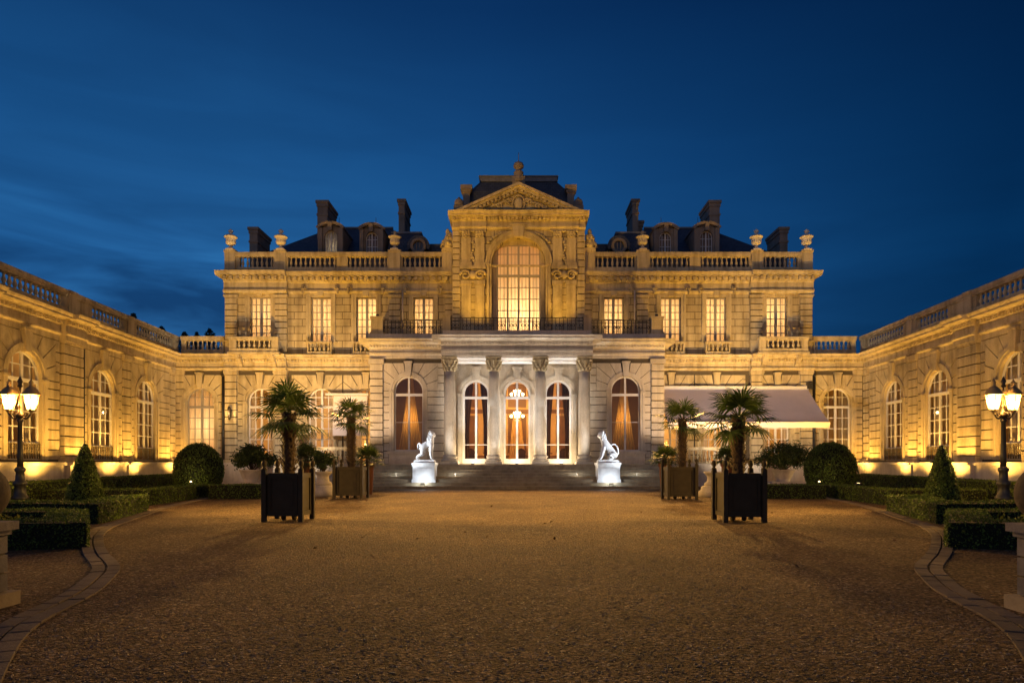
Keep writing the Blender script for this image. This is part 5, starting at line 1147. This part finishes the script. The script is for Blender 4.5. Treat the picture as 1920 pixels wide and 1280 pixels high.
mx_ = nd(nt_, 'ShaderNodeMixShader'); mx_.inputs[0].default_value = 0.18; nt_.links.new(tr_.outputs[0], mx_.inputs[1]); nt_.links.new(tl_.outputs[0], mx_.inputs[2]); nt_.links.new(mx_.outputs[0], out.inputs[0]); LG = m
for s in SG:
    for tx, ty, pw in ((0, 22, 14000), (-s*2.5, 33, 5000), (s*2.0, 15.5, 1500), (-s*12.5, 17.5, 9000)): light('SPOT', 'court_beam', (s*17.2, 24.0, 3.95), pw, (1.0, 0.56, 0.13), aim=(tx, ty, 0), size=1.6, angle=(62 if abs(tx) < 5 else 40), blend=1.0)  # extra spots placed at the lanterns to brighten court and hedges
    light('SPOT', 'front_beam', (s*17.2, 24.0, 4.1), 30000, (1.0, 0.52, 0.05), aim=(0, 51, 20.5), size=0.12, angle=30, blend=1.0)  # spots added at the lanterns as front fill for the palace
    light('SPOT', 'front_beam', (s*17.2, 24.0, 4.15), 4200, (1.0, 0.52, 0.05), aim=(s*15.0, 52, 11.0), size=0.12, angle=46, blend=1.0)
street_lamp(-17.9, 24.0, 1.0, 0.0, 'black two-armed street lamp with glowing lanterns in front of the drainpipe wing')
street_lamp(17.5, 24.0, 1.0, 0.15, 'black two-armed street lamp with glowing lanterns in front of the awning-side wing')

# ------------------------------------------------------------------ greenery
def leaf_quads(P, N, size, tilt=0.7, aspect=0.55, mat_i=1):
    """leaf-sized quads at points P facing roughly N"""
    n = len(P); N = N+rng.normal(0, tilt, (n, 3)); N /= np.linalg.norm(N, axis=1)[:, None]+1e-9
    T = rng.normal(0, 1, (n, 3)); T -= (T*N).sum(1)[:, None]*N; T /= np.linalg.norm(T, axis=1)[:, None]+1e-9
    B = np.cross(N, T); s = (size*rng.uniform(0.6, 1.3, n))[:, None]
    q = np.stack([P-T*s, P-B*s*aspect+N*s*0.15, P+T*s, P+B*s*aspect+N*s*0.15], 1).reshape(-1, 3)
    return q
def mesh_np(name, mbs, quads, mats, parent=None, loc=None):
    """a solid from MB (material 0) plus leaf quads (material 1) in one mesh"""
    v = list(mbs.v)+[tuple(x) for x in quads]; o = len(mbs.v); nq = len(quads)//4
    f = list(mbs.f)+[(o+4*i, o+4*i+1, o+4*i+2, o+4*i+3) for i in range(nq)]
    me = bpy.data.meshes.new(name); me.from_pydata(v, [], f)
    for x in mats: me.materials.append(x)
    me.polygons.foreach_set('material_index', list(mbs.m)+[1]*nq); me.polygons.foreach_set('use_smooth', list(mbs.sm)+[False]*nq); me.update()
    ob = bpy.data.objects.new(name, me); COL.objects.link(ob)
    if parent: ob.parent = parent
    if loc is not None: ob.location = loc
    return ob
def hedge(pts, w, h, label, dens=420, size=0.034, closed=False):
    P = [Vector(p) for p in pts]; n = len(P); Lf, Rt = [], []
    for i in range(n):
        if closed: a, b = P[i-1], P[(i+1) % n]
        else: a, b = P[max(0, i-1)], P[min(n-1, i+1)]
        d1 = (P[i]-a).normalized() if (P[i]-a).length > 0 else (b-P[i]).normalized(); d2 = (b-P[i]).normalized() if (b-P[i]).length > 0 else d1
        n1 = Vector((-d1.y, d1.x)); n2 = Vector((-d2.y, d2.x)); mt = (n1+n2).normalized(); k = 1/max(0.45, mt.dot(n1))
        Lf.append(P[i]+mt*k*w/2); Rt.append(P[i]-mt*k*w/2)
    mb = MB(); e = 0.03; quads = []
    vs = []
    for a, b in zip(Lf, Rt):
        c_ = (a+b)/2; a2 = c_+(a-c_)*(1-2*e/w); b2 = c_+(b-c_)*(1-2*e/w)
        vs += [(a2.x, a2.y, 0), (b2.x, b2.y, 0), (b2.x, b2.y, h-e), (a2.x, a2.y, h-e)]
    fs = []
    rngs = range(n) if closed else range(n-1)
    for i in rngs:
        j = (i+1) % n
        for k in range(4): k2 = (k+1) % 4; fs.append((4*i+k, 4*i+k2, 4*j+k2, 4*j+k))
    if not closed: fs += [(0, 1, 2, 3), (4*n-1, 4*n-2, 4*n-3, 4*n-4)]
    mb.add(vs, fs)
    def face(a, b, c_, d_):
        a, b, c_, d_ = [np.array(x) for x in (a, b, c_, d_)]; nn = np.cross(b-a, d_-a); ar = np.linalg.norm(nn)
        if ar < 1e-6: return
        k = int(ar*dens)+1; uv = rng.random((k, 2)); p_ = a+(b-a)*uv[:, :1]+(d_-a)*uv[:, 1:]+((c_-b)-(d_-a))*uv[:, :1]*uv[:, 1:]
        nn = nn/ar; low = 0.012*np.sin(p_[:, 0]*3.1+p_[:, 1]*2.3)[:, None]
        quads.append(leaf_quads(p_+nn*(rng.normal(0, 0.016, (k, 1))+low), np.tile(nn, (k, 1)), size))
    for i in rngs:
        j = (i+1) % n; a, b, c_, d_ = Lf[i], Lf[j], Rt[j], Rt[i]
        face((d_.x, d_.y, h), (c_.x, c_.y, h), (b.x, b.y, h), (a.x, a.y, h))
        face((d_.x, d_.y, 0), (c_.x, c_.y, 0), (c_.x, c_.y, h), (d_.x, d_.y, h)); face((b.x, b.y, 0), (a.x, a.y, 0), (a.x, a.y, h), (b.x, b.y, h))
    if not closed:
        for i, q in ((0, 1), (n-1, -1)):
            a, b = (Lf[i], Rt[i]) if q > 0 else (Rt[i], Lf[i]); face((a.x, a.y, 0), (b.x, b.y, 0), (b.x, b.y, h), (a.x, a.y, h))
    ob = mesh_np('hedge', mb, np.concatenate(quads), [M['core'], M['leaf']])
    return tag(ob, label, 'hedge', 'clipped box hedges')
SIDE = {-1: 'away from the awning', 1: 'awning side'}
for s in SG:
    sd = SIDE[s]; f = lambda pts: [(-s*-1*-x if False else (x if s < 0 else -x), y) for x, y in pts]
    hedge(f([(-19.0, 22.5), (-20.3, 28), (-22.0, 36), (-24.2, 47)]), 1.0, 0.9, 'long clipped hedge running in front of the wing floodlights, %s' % sd, 260, 0.045)
    hedge(f([(-15.6, 27.5), (-19.2, 28.4)]), 0.8, 0.6, 'thin clipped hedge strip behind the cone topiary, %s' % sd, 260, 0.045)
    hedge(f([(-16.6, 19.5), (-12.2, 19.0), (-13.4, 23.3)]), 0.9, 0.58, 'clipped L-shaped hedge in front of the cone topiary, %s' % sd, 420, 0.036)
    hedge(f([(-18.8, 27.2), (-15.15, 26.7), (-15.7, 33.4)]), 0.9, 0.62, 'clipped L-shaped hedge in front of the ball topiary, %s' % sd, 320, 0.04)
    hedge(f([(-14.5, 31.7), (-11.4, 31.9)]), 0.9, 0.66, 'short clipped hedge block below the stone bowl, %s' % sd, 320, 0.04)
    hedge(f([(-12.6, 12.7), (-9.15, 13.5), (-11.1, 16.5), (-15.2, 16.2)]), 0.78, 0.54, 'nearest clipped hedge, bent round a bed of yellow flowers, %s' % sd, 650, 0.028)
    # yellow flowers within
    k = 700; c_ = np.array(f([(-12.0, 14.8)])[0]); P = np.stack([c_[0]+rng.normal(0, 0.7, k), c_[1]+rng.normal(0, 0.5, k), rng.uniform(0.1, 0.5, k)], 1)
    q = leaf_quads(P, np.tile([0, 0, 1.0], (k, 1)), 0.05, 0.9); e_ = MB(); e_.box(c_[0]-1.2, c_[0]+1.2, -c_[1]-0.7, -c_[1]+0.7, 0, 0.06)
    tag(mesh_np('flowers', e_, q, [M['soil'], M['flower']]), 'low yellow green flowers inside the nearest hedge, %s' % sd, 'flowers', kind='stuff')
def topiary(kind, x, y, z0, rx, rz, label, n, size):
    t_ = thing(kind, label, 'topiary', (x, y, 0), 0, 'clipped topiary')
    mb = MB(); 
    if kind == 'topiary_ball':
        mb.ball((0, 0, z0), (rx*0.95, rx*0.95, rz*0.95), 28, 18)
        U = rng.normal(0, 1, (n, 3)); U /= np.linalg.norm(U, axis=1)[:, None]; lump = 1+0.015*np.sin(U[:, 0]*9)*np.sin(U[:, 2]*8+U[:, 1]*7)
        P = U*np.array([rx, rx, rz])*(lump*rng.normal(0.985, 0.02, n))[:, None]+np.array([0, 0, z0]); N = U
    else:
        H = rz; pr = lambda t: rx*(1-t)**0.72*(0.94+0.06*np.cos(t*3))+0.03
        mb.lathe((0, 0, 0), [(float(pr(t))*0.92, z0+H*t) for t in np.linspace(0, 0.99, 12)], 20)
        t = 1-np.sqrt(rng.random(n)); t = np.clip(t*1.0, 0, 1); a = rng.uniform(0, 2*pi, n); r_ = pr(t)*rng.normal(0.99, 0.035, n)
        P = np.stack([r_*np.cos(a), r_*np.sin(a), z0+H*t], 1); N = np.stack([np.cos(a), np.sin(a), np.full(n, 0.4)], 1)
    mesh_np('crown', mb, leaf_quads(P, N, size), [M['core'], M['leaf']], t_)
    st = MB(); st.lathe((0, 0, 0), [(0.09, 0), (0.07, z0+0.05)], 8); st.build('trunk', M['trunk'], t_)
topiary('topiary_ball', -17.2, 36.0, 1.25, 1.25, 1.5, 'large round clipped topiary ball in front of the palace corner, away from the awning', 9000, 0.05)
topiary('topiary_ball', 16.9, 36.0, 1.3, 1.32, 1.5, 'large round clipped topiary ball beside the awning', 9500, 0.05)
topiary('topiary_cone', -14.4, 22.2, 0.25, 0.6, 2.1, 'clipped cone topiary near the street lamp, away from the awning', 5000, 0.04)
topiary('topiary_cone', 14.15, 22.2, 0.25, 0.58, 2.05, 'clipped cone topiary near the street lamp on the awning side', 5000, 0.04)

def planter(x, y, w_, h, label, rz=0.0):
    t_ = thing('planter_box', label, 'planter', (x, y, 0), rz, 'dark wooden palm boxes')
    hw = w_/2; z0, z1 = 0.16, h
    m_ = MB(); m_.box(-hw+0.04, hw-0.04, -hw+0.04, hw-0.04, z0, z1-0.06); m_.build('body', M['box'], t_)
    for k in range(4):
        m_ = MB(); m_.box(-hw+0.1, hw-0.1, hw-0.045, hw-0.005, z0, z0+0.13); m_.box(-hw+0.1, hw-0.1, hw-0.045, hw-0.003, z1-0.15, z1); m_.box(-hw+0.1, -hw+0.18, hw-0.044, hw-0.008, z0+0.13, z1-0.15); m_.box(hw-0.18, hw-0.1, hw-0.044, hw-0.008, z0+0.13, z1-0.15)
        m_.box(-0.035, 0.035, hw-0.044, hw-0.012, z0+0.13, z1-0.15) if w_ > 1.3 else None
        m_.box(-hw+0.24, hw-0.24, hw-0.045, hw-0.03, z0+0.22, z1-0.24); m_.xform(Matrix.Rotation(k*pi/2, 4, 'Z')); m_.build('panel', M['box'], t_)
    for sx in SG:
        for sy in SG:
            m_ = MB(); m_.box(sx*hw-0.065, sx*hw+0.065, -sy*hw-0.065, -sy*hw+0.065, 0, z1+0.1); m_.lathe((sx*hw, sy*hw, z1+0.1), [(0.08, 0), (0.08, 0.03), (0.04, 0.06), (0.07, 0.12), (0.085, 0.18), (0.06, 0.25), (0.0, 0.28)], 10); m_.build('post', M['box'], t_)
    for k in range(2): m_ = MB(); m_.ball(((k-0.5)*w_*0.3, 0, 0.08), 0.08, 8, 6); m_.build('foot', M['box'], t_)
    m_ = MB(); m_.box(-hw+0.05, hw-0.05, -hw+0.05, hw-0.05, z1-0.058, z1-0.04); m_.build('soil', M['soil'], t_)
def frond(mb, base, az, el, pet, L_, n=21, rnd=random):
    d = Vector((cos(az)*cos(el), sin(az)*cos(el), sin(el))); side = Vector((-sin(az), cos(az), 0)); up = side.cross(d)*-1
    if up.z < 0 and el < 1.2: up = -up
    p0 = Vector(base); p1 = p0+d*pet+Vector((0, 0, -0.12*pet*cos(el))); mb.tube([p0, (p0+p1)/2+Vector((0, 0, 0.03)), p1], [0.02, 0.014, 0.01], 5, 1)
    for i in range(n):
        a = (i/(n-1)-0.5)*2*R(118)+rnd.uniform(-.04, .04); dr = (d*cos(a)+side*sin(a)).normalized(); ll = L_*(1-0.22*(abs(a)/R(118))**2)*rnd.uniform(0.9, 1.08)
        w_ = 0.021*L_/0.55; nrm = dr.cross(up).normalized()
        q0, q1, q2 = p1+dr*0.02, p1+dr*ll*0.55+up*0.02*ll+Vector((0, 0, -0.05*ll)), p1+dr*ll+Vector((0, 0, -(0.16+0.2*rnd.random())*ll))
        mb.add([q0-nrm*w_*0.35, q0+nrm*w_*0.35, q1+nrm*w_+up*0.008, q1-nrm*w_+up*0.008, q2], [(0, 1, 2, 3), (3, 2, 4)], 0)
def palm(x, y, z0, zt, tr, L_, nf, label, seed, pet=0.55, name='palm_tree', grp='fan palms in boxes', droop=-0.6):
    rnd = random.Random(seed); t_ = thing(name, label, 'palm', (x, y, z0), 0, grp); H = zt-z0
    m_ = MB(); n = 9; m_.lathe((0, 0, 0), [(tr*(0.85+0.25*sin(k*2.3)*0.3+0.15*(k/n)), H*k/n) for k in range(n+1)], 12)
    k = 0
    zz = 0.1
    while zz < H:
        for i in range(7):
            a = k*2.4+i*0.9+rnd.uniform(-.2, .2); r0 = tr*0.95; p0 = Vector((r0*cos(a), r0*sin(a), zz)); d = Vector((cos(a)*0.6, sin(a)*0.6, 0.8))
            l = rnd.uniform(0.07, 0.17)*(tr/0.18); s_ = Vector((-sin(a), cos(a), 0))*0.03*(tr/0.16); m_.add([p0-s_, p0+s_, p0+d*l+s_*0.5, p0+d*l-s_*0.5], [(0, 1, 2, 3)])
        zz += 0.06; k += 1
    m_.build('trunk', M['trunk'], t_)
    m_ = MB()
    for i in range(nf):
        f = (i+0.5)/nf; el = R(82)+(droop-R(82))*f**0.9; az = i*2.39996+rnd.uniform(-.25, .25)
        frond(m_, (0.03*cos(az), 0.03*sin(az), H-0.12+0.14*(1-f)), az, el+rnd.uniform(-.12, .12), pet*rnd.uniform(0.8, 1.15), L_*rnd.uniform(0.85, 1.1), rnd=rnd)
    m_.build('crown', [M['palm'], M['palm']], t_)
B1 = (-6.75, 19.7); B2 = (6.45, 19.45); B3 = (-7.95, 31.9); B4 = (7.55, 31.1)
planter(B1[0], B1[1], 1.06, 1.4, 'large dark planter box nearest the viewer, away from the awning'); planter(B2[0], B2[1], 1.10, 1.4, 'large dark planter box nearest the viewer, on the awning side', 0.0)
planter(B3[0], B3[1], 1.28, 1.5, 'dark planter box beside the steps, away from the awning'); planter(B4[0], B4[1], 1.28, 1.5, 'dark planter box beside the steps, on the awning side')
palm(B1[0], B1[1], 1.36, 3.15, 0.2, 0.74, 21, 'tall fan palm growing in the nearest box, away from the awning', 1)
palm(B2[0], B2[1], 1.36, 3.05, 0.2, 0.74, 21, 'tall fan palm growing in the nearest box, awning side', 2)
palm(B3[0], B3[1], 1.46, 3.85, 0.2, 0.84, 17, 'fan palm in the box beside the steps, away from the awning', 3, pet=0.6, droop=-0.45)
palm(B4[0]+0.15, B4[1], 1.46, 3.75, 0.2, 0.84, 17, 'fan palm in the box beside the steps, awning side', 4, pet=0.6, droop=-0.45)

def bush(x, y, z0, rx, rz, label, n, seed, name='potted_shrub', spiky=False, grp='potted plants', pot=None):
    rnd = random.Random(seed); t_ = thing(name, label, 'plant', (x, y, z0), 0, grp); m_ = MB(); rows = []
    nb = 26
    for i in range(nb):
        a = rnd.uniform(0, 2*pi); el = rnd.uniform(0.25, 1.5); r_ = rnd.uniform(0.55, 1.0); tip = Vector((rx*cos(a)*cos(el)*r_, rx*sin(a)*cos(el)*r_, rz*(0.25+0.75*sin(el)*r_)))
        m_.tube([(0, 0, 0), tip*0.5+Vector((0, 0, 0.05)), tip], [0.02, 0.013, 0.006], 5)
        k = n//nb; c_ = np.array(tip); P = c_+rng.normal(0, 1, (k, 3))*np.array([rx, rx, rz*0.8])*0.16; N = P-np.array([0, 0, rz*0.3]); N /= np.linalg.norm(N, axis=1)[:, None]+1e-9; rows.append((P, N))
    P = np.concatenate([r[0] for r in rows]); N = np.concatenate([r[1] for r in rows])
    m_.build('stems', M['trunk'], t_)
    mesh_np('foliage', MB(), leaf_quads(P, N, 0.10 if not spiky else 0.16, 0.8, 0.32 if not spiky else 0.14), [M['shrub'], M['shrub']], t_)
def bowl(x, y, z0, r, label, slab=True):
    t_ = thing('stone_bowl', label, 'stone planter', (x, y, z0), 0, 'stone bowls with shrubs')
    if slab: m_ = MB(); m_.box(-r-0.25, r+0.35, -r-0.1, r+0.1, -z0, 0.0); m_.build('base', M['pale'], t_)
    m_ = MB(); m_.lathe((0, 0, 0), [(r*0.62, 0), (r*0.66, 0.05), (r*0.6, 0.09), (r*0.78, 0.22), (r*0.9, 0.42), (r*0.98, 0.52), (r*1.06, 0.56), (r*1.06, 0.63), (r*0.9, 0.63), (r*0.86, 0.55)], 26); m_.build('bowl', M['pale'], t_)
    m_ = MB(); m_.lathe((0, 0, 0.5), [(r*0.87, 0), (0.001, 0.02)], 20); m_.build('soil', M['soil'], t_)
bowl(-13.4, 33.5, 0.72, 0.52, 'pale stone bowl on a slab behind the short hedge, away from the awning'); bush(-13.35, 33.5, 1.25, 1.15, 1.15, 'round leafy shrub in the pale stone bowl, away from the awning', 3600, 31)
bowl(13.75, 34.5, 0.72, 0.55, 'pale stone bowl on a slab behind the short hedge, awning side'); bush(13.75, 34.5, 1.25, 1.35, 1.3, 'broad spiky shrub in the pale stone bowl on the awning side', 3600, 32, spiky=True)
def pot(x, y, z0, r, h, label):
    t_ = thing('plant_pot', label, 'plant pot', (x, y, z0), 0, 'terracotta pots')
    m_ = MB(); m_.lathe((0, 0, 0), [(r*0.68, 0), (r*0.95, h*0.86), (r*1.1, h*0.87), (r*1.1, h), (r*0.92, h), (r*0.9, h*0.93)], 18); m_.build('pot_body', M['terracotta'], t_)
    m_ = MB(); m_.lathe((0, 0, h*0.92), [(r*0.9, 0), (0.001, 0.01)], 14); m_.build('soil', M['soil'], t_)
def low_palm(x, y, z0, label, seed, L_=0.55): palm(x, y, z0, z0+0.35, 0.11, L_, 24, label, seed, pet=0.45, name='small_palm', grp='small palms in pots', droop=-0.35)
for x, y, z0, h, lb, sd_ in ((-11.2, 35.5, 0.0, 1.75, 'small palm behind the nearest palm box, away from the awning', 41), (-8.1, 36.2, 0.0, 1.7, 'small palm behind the box by the steps, away from awning', 42),
                             (8.05, 36.4, 0.0, 1.7, 'small palm by the porch corner, awning side', 43), (11.2, 35.6, 0.0, 1.75, 'small palm behind the nearest palm box, awning side', 44)):
    pot(x, y, z0, 0.32, h, 'terracotta pot of the '+lb); low_palm(x, y, z0+h-0.1, lb, sd_, 0.62)
def plinth_stone(x, y, label):
    t_ = thing('stone_pedestal', label, 'pedestal', (x, y, 0), 0, 'stepped stone pedestals')
    m_ = MB(); m_.lathe((0, 0, 0), [(0.72, 0), (0.72, 0.28), (0.6, 0.34), (0.58, 0.5), (0.46, 0.56)], 26); m_.build('foot', M['pale'], t_)
    m_ = MB(); m_.lathe((0, 0, 0.56), [(0.44, 0), (0.42, 0.12), (0.3, 0.2), (0.28, 0.45), (0.36, 0.55), (0.44, 0.62), (0.44, 0.7)], 24); m_.build('stem', M['pale'], t_)
plinth_stone(-9.9, 34.0, 'stone pedestal with stepped round foot between the palm boxes, away from the awning')
plinth_stone(9.75, 33.2, 'stone pedestal with stepped round foot between the palm boxes, awning side')
bush(-9.9, 34.0, 1.2, 0.7, 0.95, 'leafy dark plant on the pale stone pedestal, away from the awning', 1300, 35)

def gate_pier(s, label):
    t_ = thing('stone_pier', label, 'stone pier', ((-6.44, 7.66, -0.1) if s < 0 else (6.14, 7.42, -0.1)), 0, 'stone piers framing the view')
    m_ = MB(); m_.box(-0.42, 0.42, -0.42, 0.42, 0, 0.26); m_.build('base', M['step'], t_)
    m_ = MB(); blocks(m_, -0.33, 0.33, 0.26, 0.94, -0.33, 0.33, 0.23, 0.025)
    m_.build('shaft', [M['palepier'], M['joint']], t_)
    m_ = MB(); m_.box(-0.36, 0.36, -0.36, 0.36, 0.94, 1.0); m_.box(-0.41, 0.41, -0.41, 0.41, 1.0, 1.1); m_.build('cap', M['palepier'], t_)
    m_ = MB(); m_.lathe((0, 0, 1.1), [(0.14, 0), (0.09, 0.05), (0.1, 0.08)], 16); m_.ball((-s*0.17, 0, 1.45), 0.36, 28, 18); m_.build('ball_finial', M['darkball'], t_)
M['darkball'] = stone('dark_weathered_stone', (0.085, 0.065, 0.045), dark=0.5, bump=0.6)
M['palepier'] = stone('weathered_pier_stone', (0.25, 0.23, 0.215), dark=0.5, bump=0.6, grime=0.7)
gate_pier(-1, 'weathered stone pier with a dark stone ball, at the edge opposite the awning'); gate_pier(1, 'weathered stone pier with a dark stone ball, at the edge beyond the awning')

# distant trees behind the drainpipe wing
for i, (px, py, Y, w_, lb) in enumerate(((250, 588, 76, 1.0, 'dark pointed conifer tip, tallest one above the wing balustrade'), (303, 612, 78, 1.3, 'dark ragged tree top above the wing balustrade near the corner'), (274, 606, 80, 0.7, 'small dark tree top between the tallest conifer tip and the ragged tree'), (346, 622, 82, 1.2, 'low dark tree top just left of the link balustrade middle'), (369, 623, 83, 0.8, 'narrow dark tree top above the link balustrade, between two bushier ones'), (393, 617, 80, 1.5, 'bushy dark tree top next to the palace corner'))):
    p_ = at(px, py, Y); t_ = thing('conifer_tree', lb, 'tree', (p_.x, Y, 0), 0, 'trees behind the wing'); H = p_.z
    m_ = MB(); m_.lathe((0, 0, 0), [(0.3, 0), (0.2, H*0.6), (0.04, H*0.98)], 8); m_.build('trunk', M['trunk'], t_)
    n = 1500; t = rng.random(n)**0.7; a = rng.uniform(0, 2*pi, n); tier = 0.6+0.4*np.abs(np.sin(t*38)); r_ = (0.15+w_*3.0*(1-t)**0.8)*tier*np.sqrt(rng.random(n)); P = np.stack([r_*np.cos(a), r_*np.sin(a), H*(0.45+0.55*t)-r_*0.15], 1)
    mesh_np('crown', MB(), leaf_quads(P, np.stack([np.cos(a), np.sin(a), np.full(n, .5)], 1), 0.2, 0.8, 0.4), [M['needle'], M['needle']], t_)

k = 26000; yy = 4.5+13*rng.random(k)**1.4; xx = rng.uniform(-1, 1, k)*(0.82*yy+0.6); sz = rng.uniform(0.006, 0.017, k)*(1+0.05*yy)
ok = np.abs(xx) < 4.9+0.0*yy; xx, yy, sz = xx[ok], yy[ok], sz[ok]; k = len(xx); an = rng.uniform(0, 2*pi, k); v_ = []; f_ = []
for i in range(4):
    a = an+i*pi/2; st_ = np.where(i % 2, 1.0, 0.62); v_.append(np.stack([xx+np.cos(a)*sz*st_, yy+np.sin(a)*sz*st_, np.full(k, 0.002)], 1))
v_.append(np.stack([xx+rng.normal(0, .002, k), yy+rng.normal(0, .002, k), 0.004+sz*rng.uniform(0.12, 0.34, k)], 1))
V_ = np.stack(v_, 1).reshape(-1, 3); F_ = [(5*i+a, 5*i+(a+1) % 4, 5*i+4) for i in range(k) for a in range(4)]
me = bpy.data.meshes.new('loose_stones'); me.from_pydata(V_.tolist(), [], F_); me.materials.append(foliage('pebble', (0.24, 0.155, 0.08), (0.40, 0.27, 0.14), (0.66, 0.52, 0.34))); me.update()
ob = bpy.data.objects.new('loose_stones', me); COL.objects.link(ob); tag(ob, 'loose gravel stones strewn over the near forecourt', 'gravel', kind='stuff')
# a few dry leaves on the gravel
k = 60; P = np.stack([rng.uniform(-9, 9, k), rng.uniform(9, 36, k), np.full(k, 0.03)], 1)
tag(mesh_np('fallen_leaves', MB(), leaf_quads(P, np.tile([0, 0, 1.0], (k, 1)), 0.05, 0.4, 0.6), [M['dryleaf'], M['dryleaf']]), 'dry brown leaves scattered over the gravel', 'leaves', kind='stuff')

# ------------------------------------------------------------------ camera and render settings
cam = bpy.data.cameras.new('camera'); co = bpy.data.objects.new('camera', cam); COL.objects.link(co); S.camera = co
co.location = (0, 0, EYE); co.rotation_euler = (R(90), 0, 0); cam.sensor_width = 36; cam.lens = F/1920*36
cam.shift_x = (960-VX)/1920; cam.shift_y = (VY-640)/1920; cam.clip_end = 2000; cam.clip_start = 0.1
S.view_settings.view_transform = 'Standard'; S.view_settings.look = 'None'; S.view_settings.exposure = 0; S.view_settings.gamma = 1
S.cycles.use_denoising = True; S.cycles.max_bounces = 8; S.cycles.transparent_max_bounces = 12; S.cycles.sample_clamp_indirect = 6.0
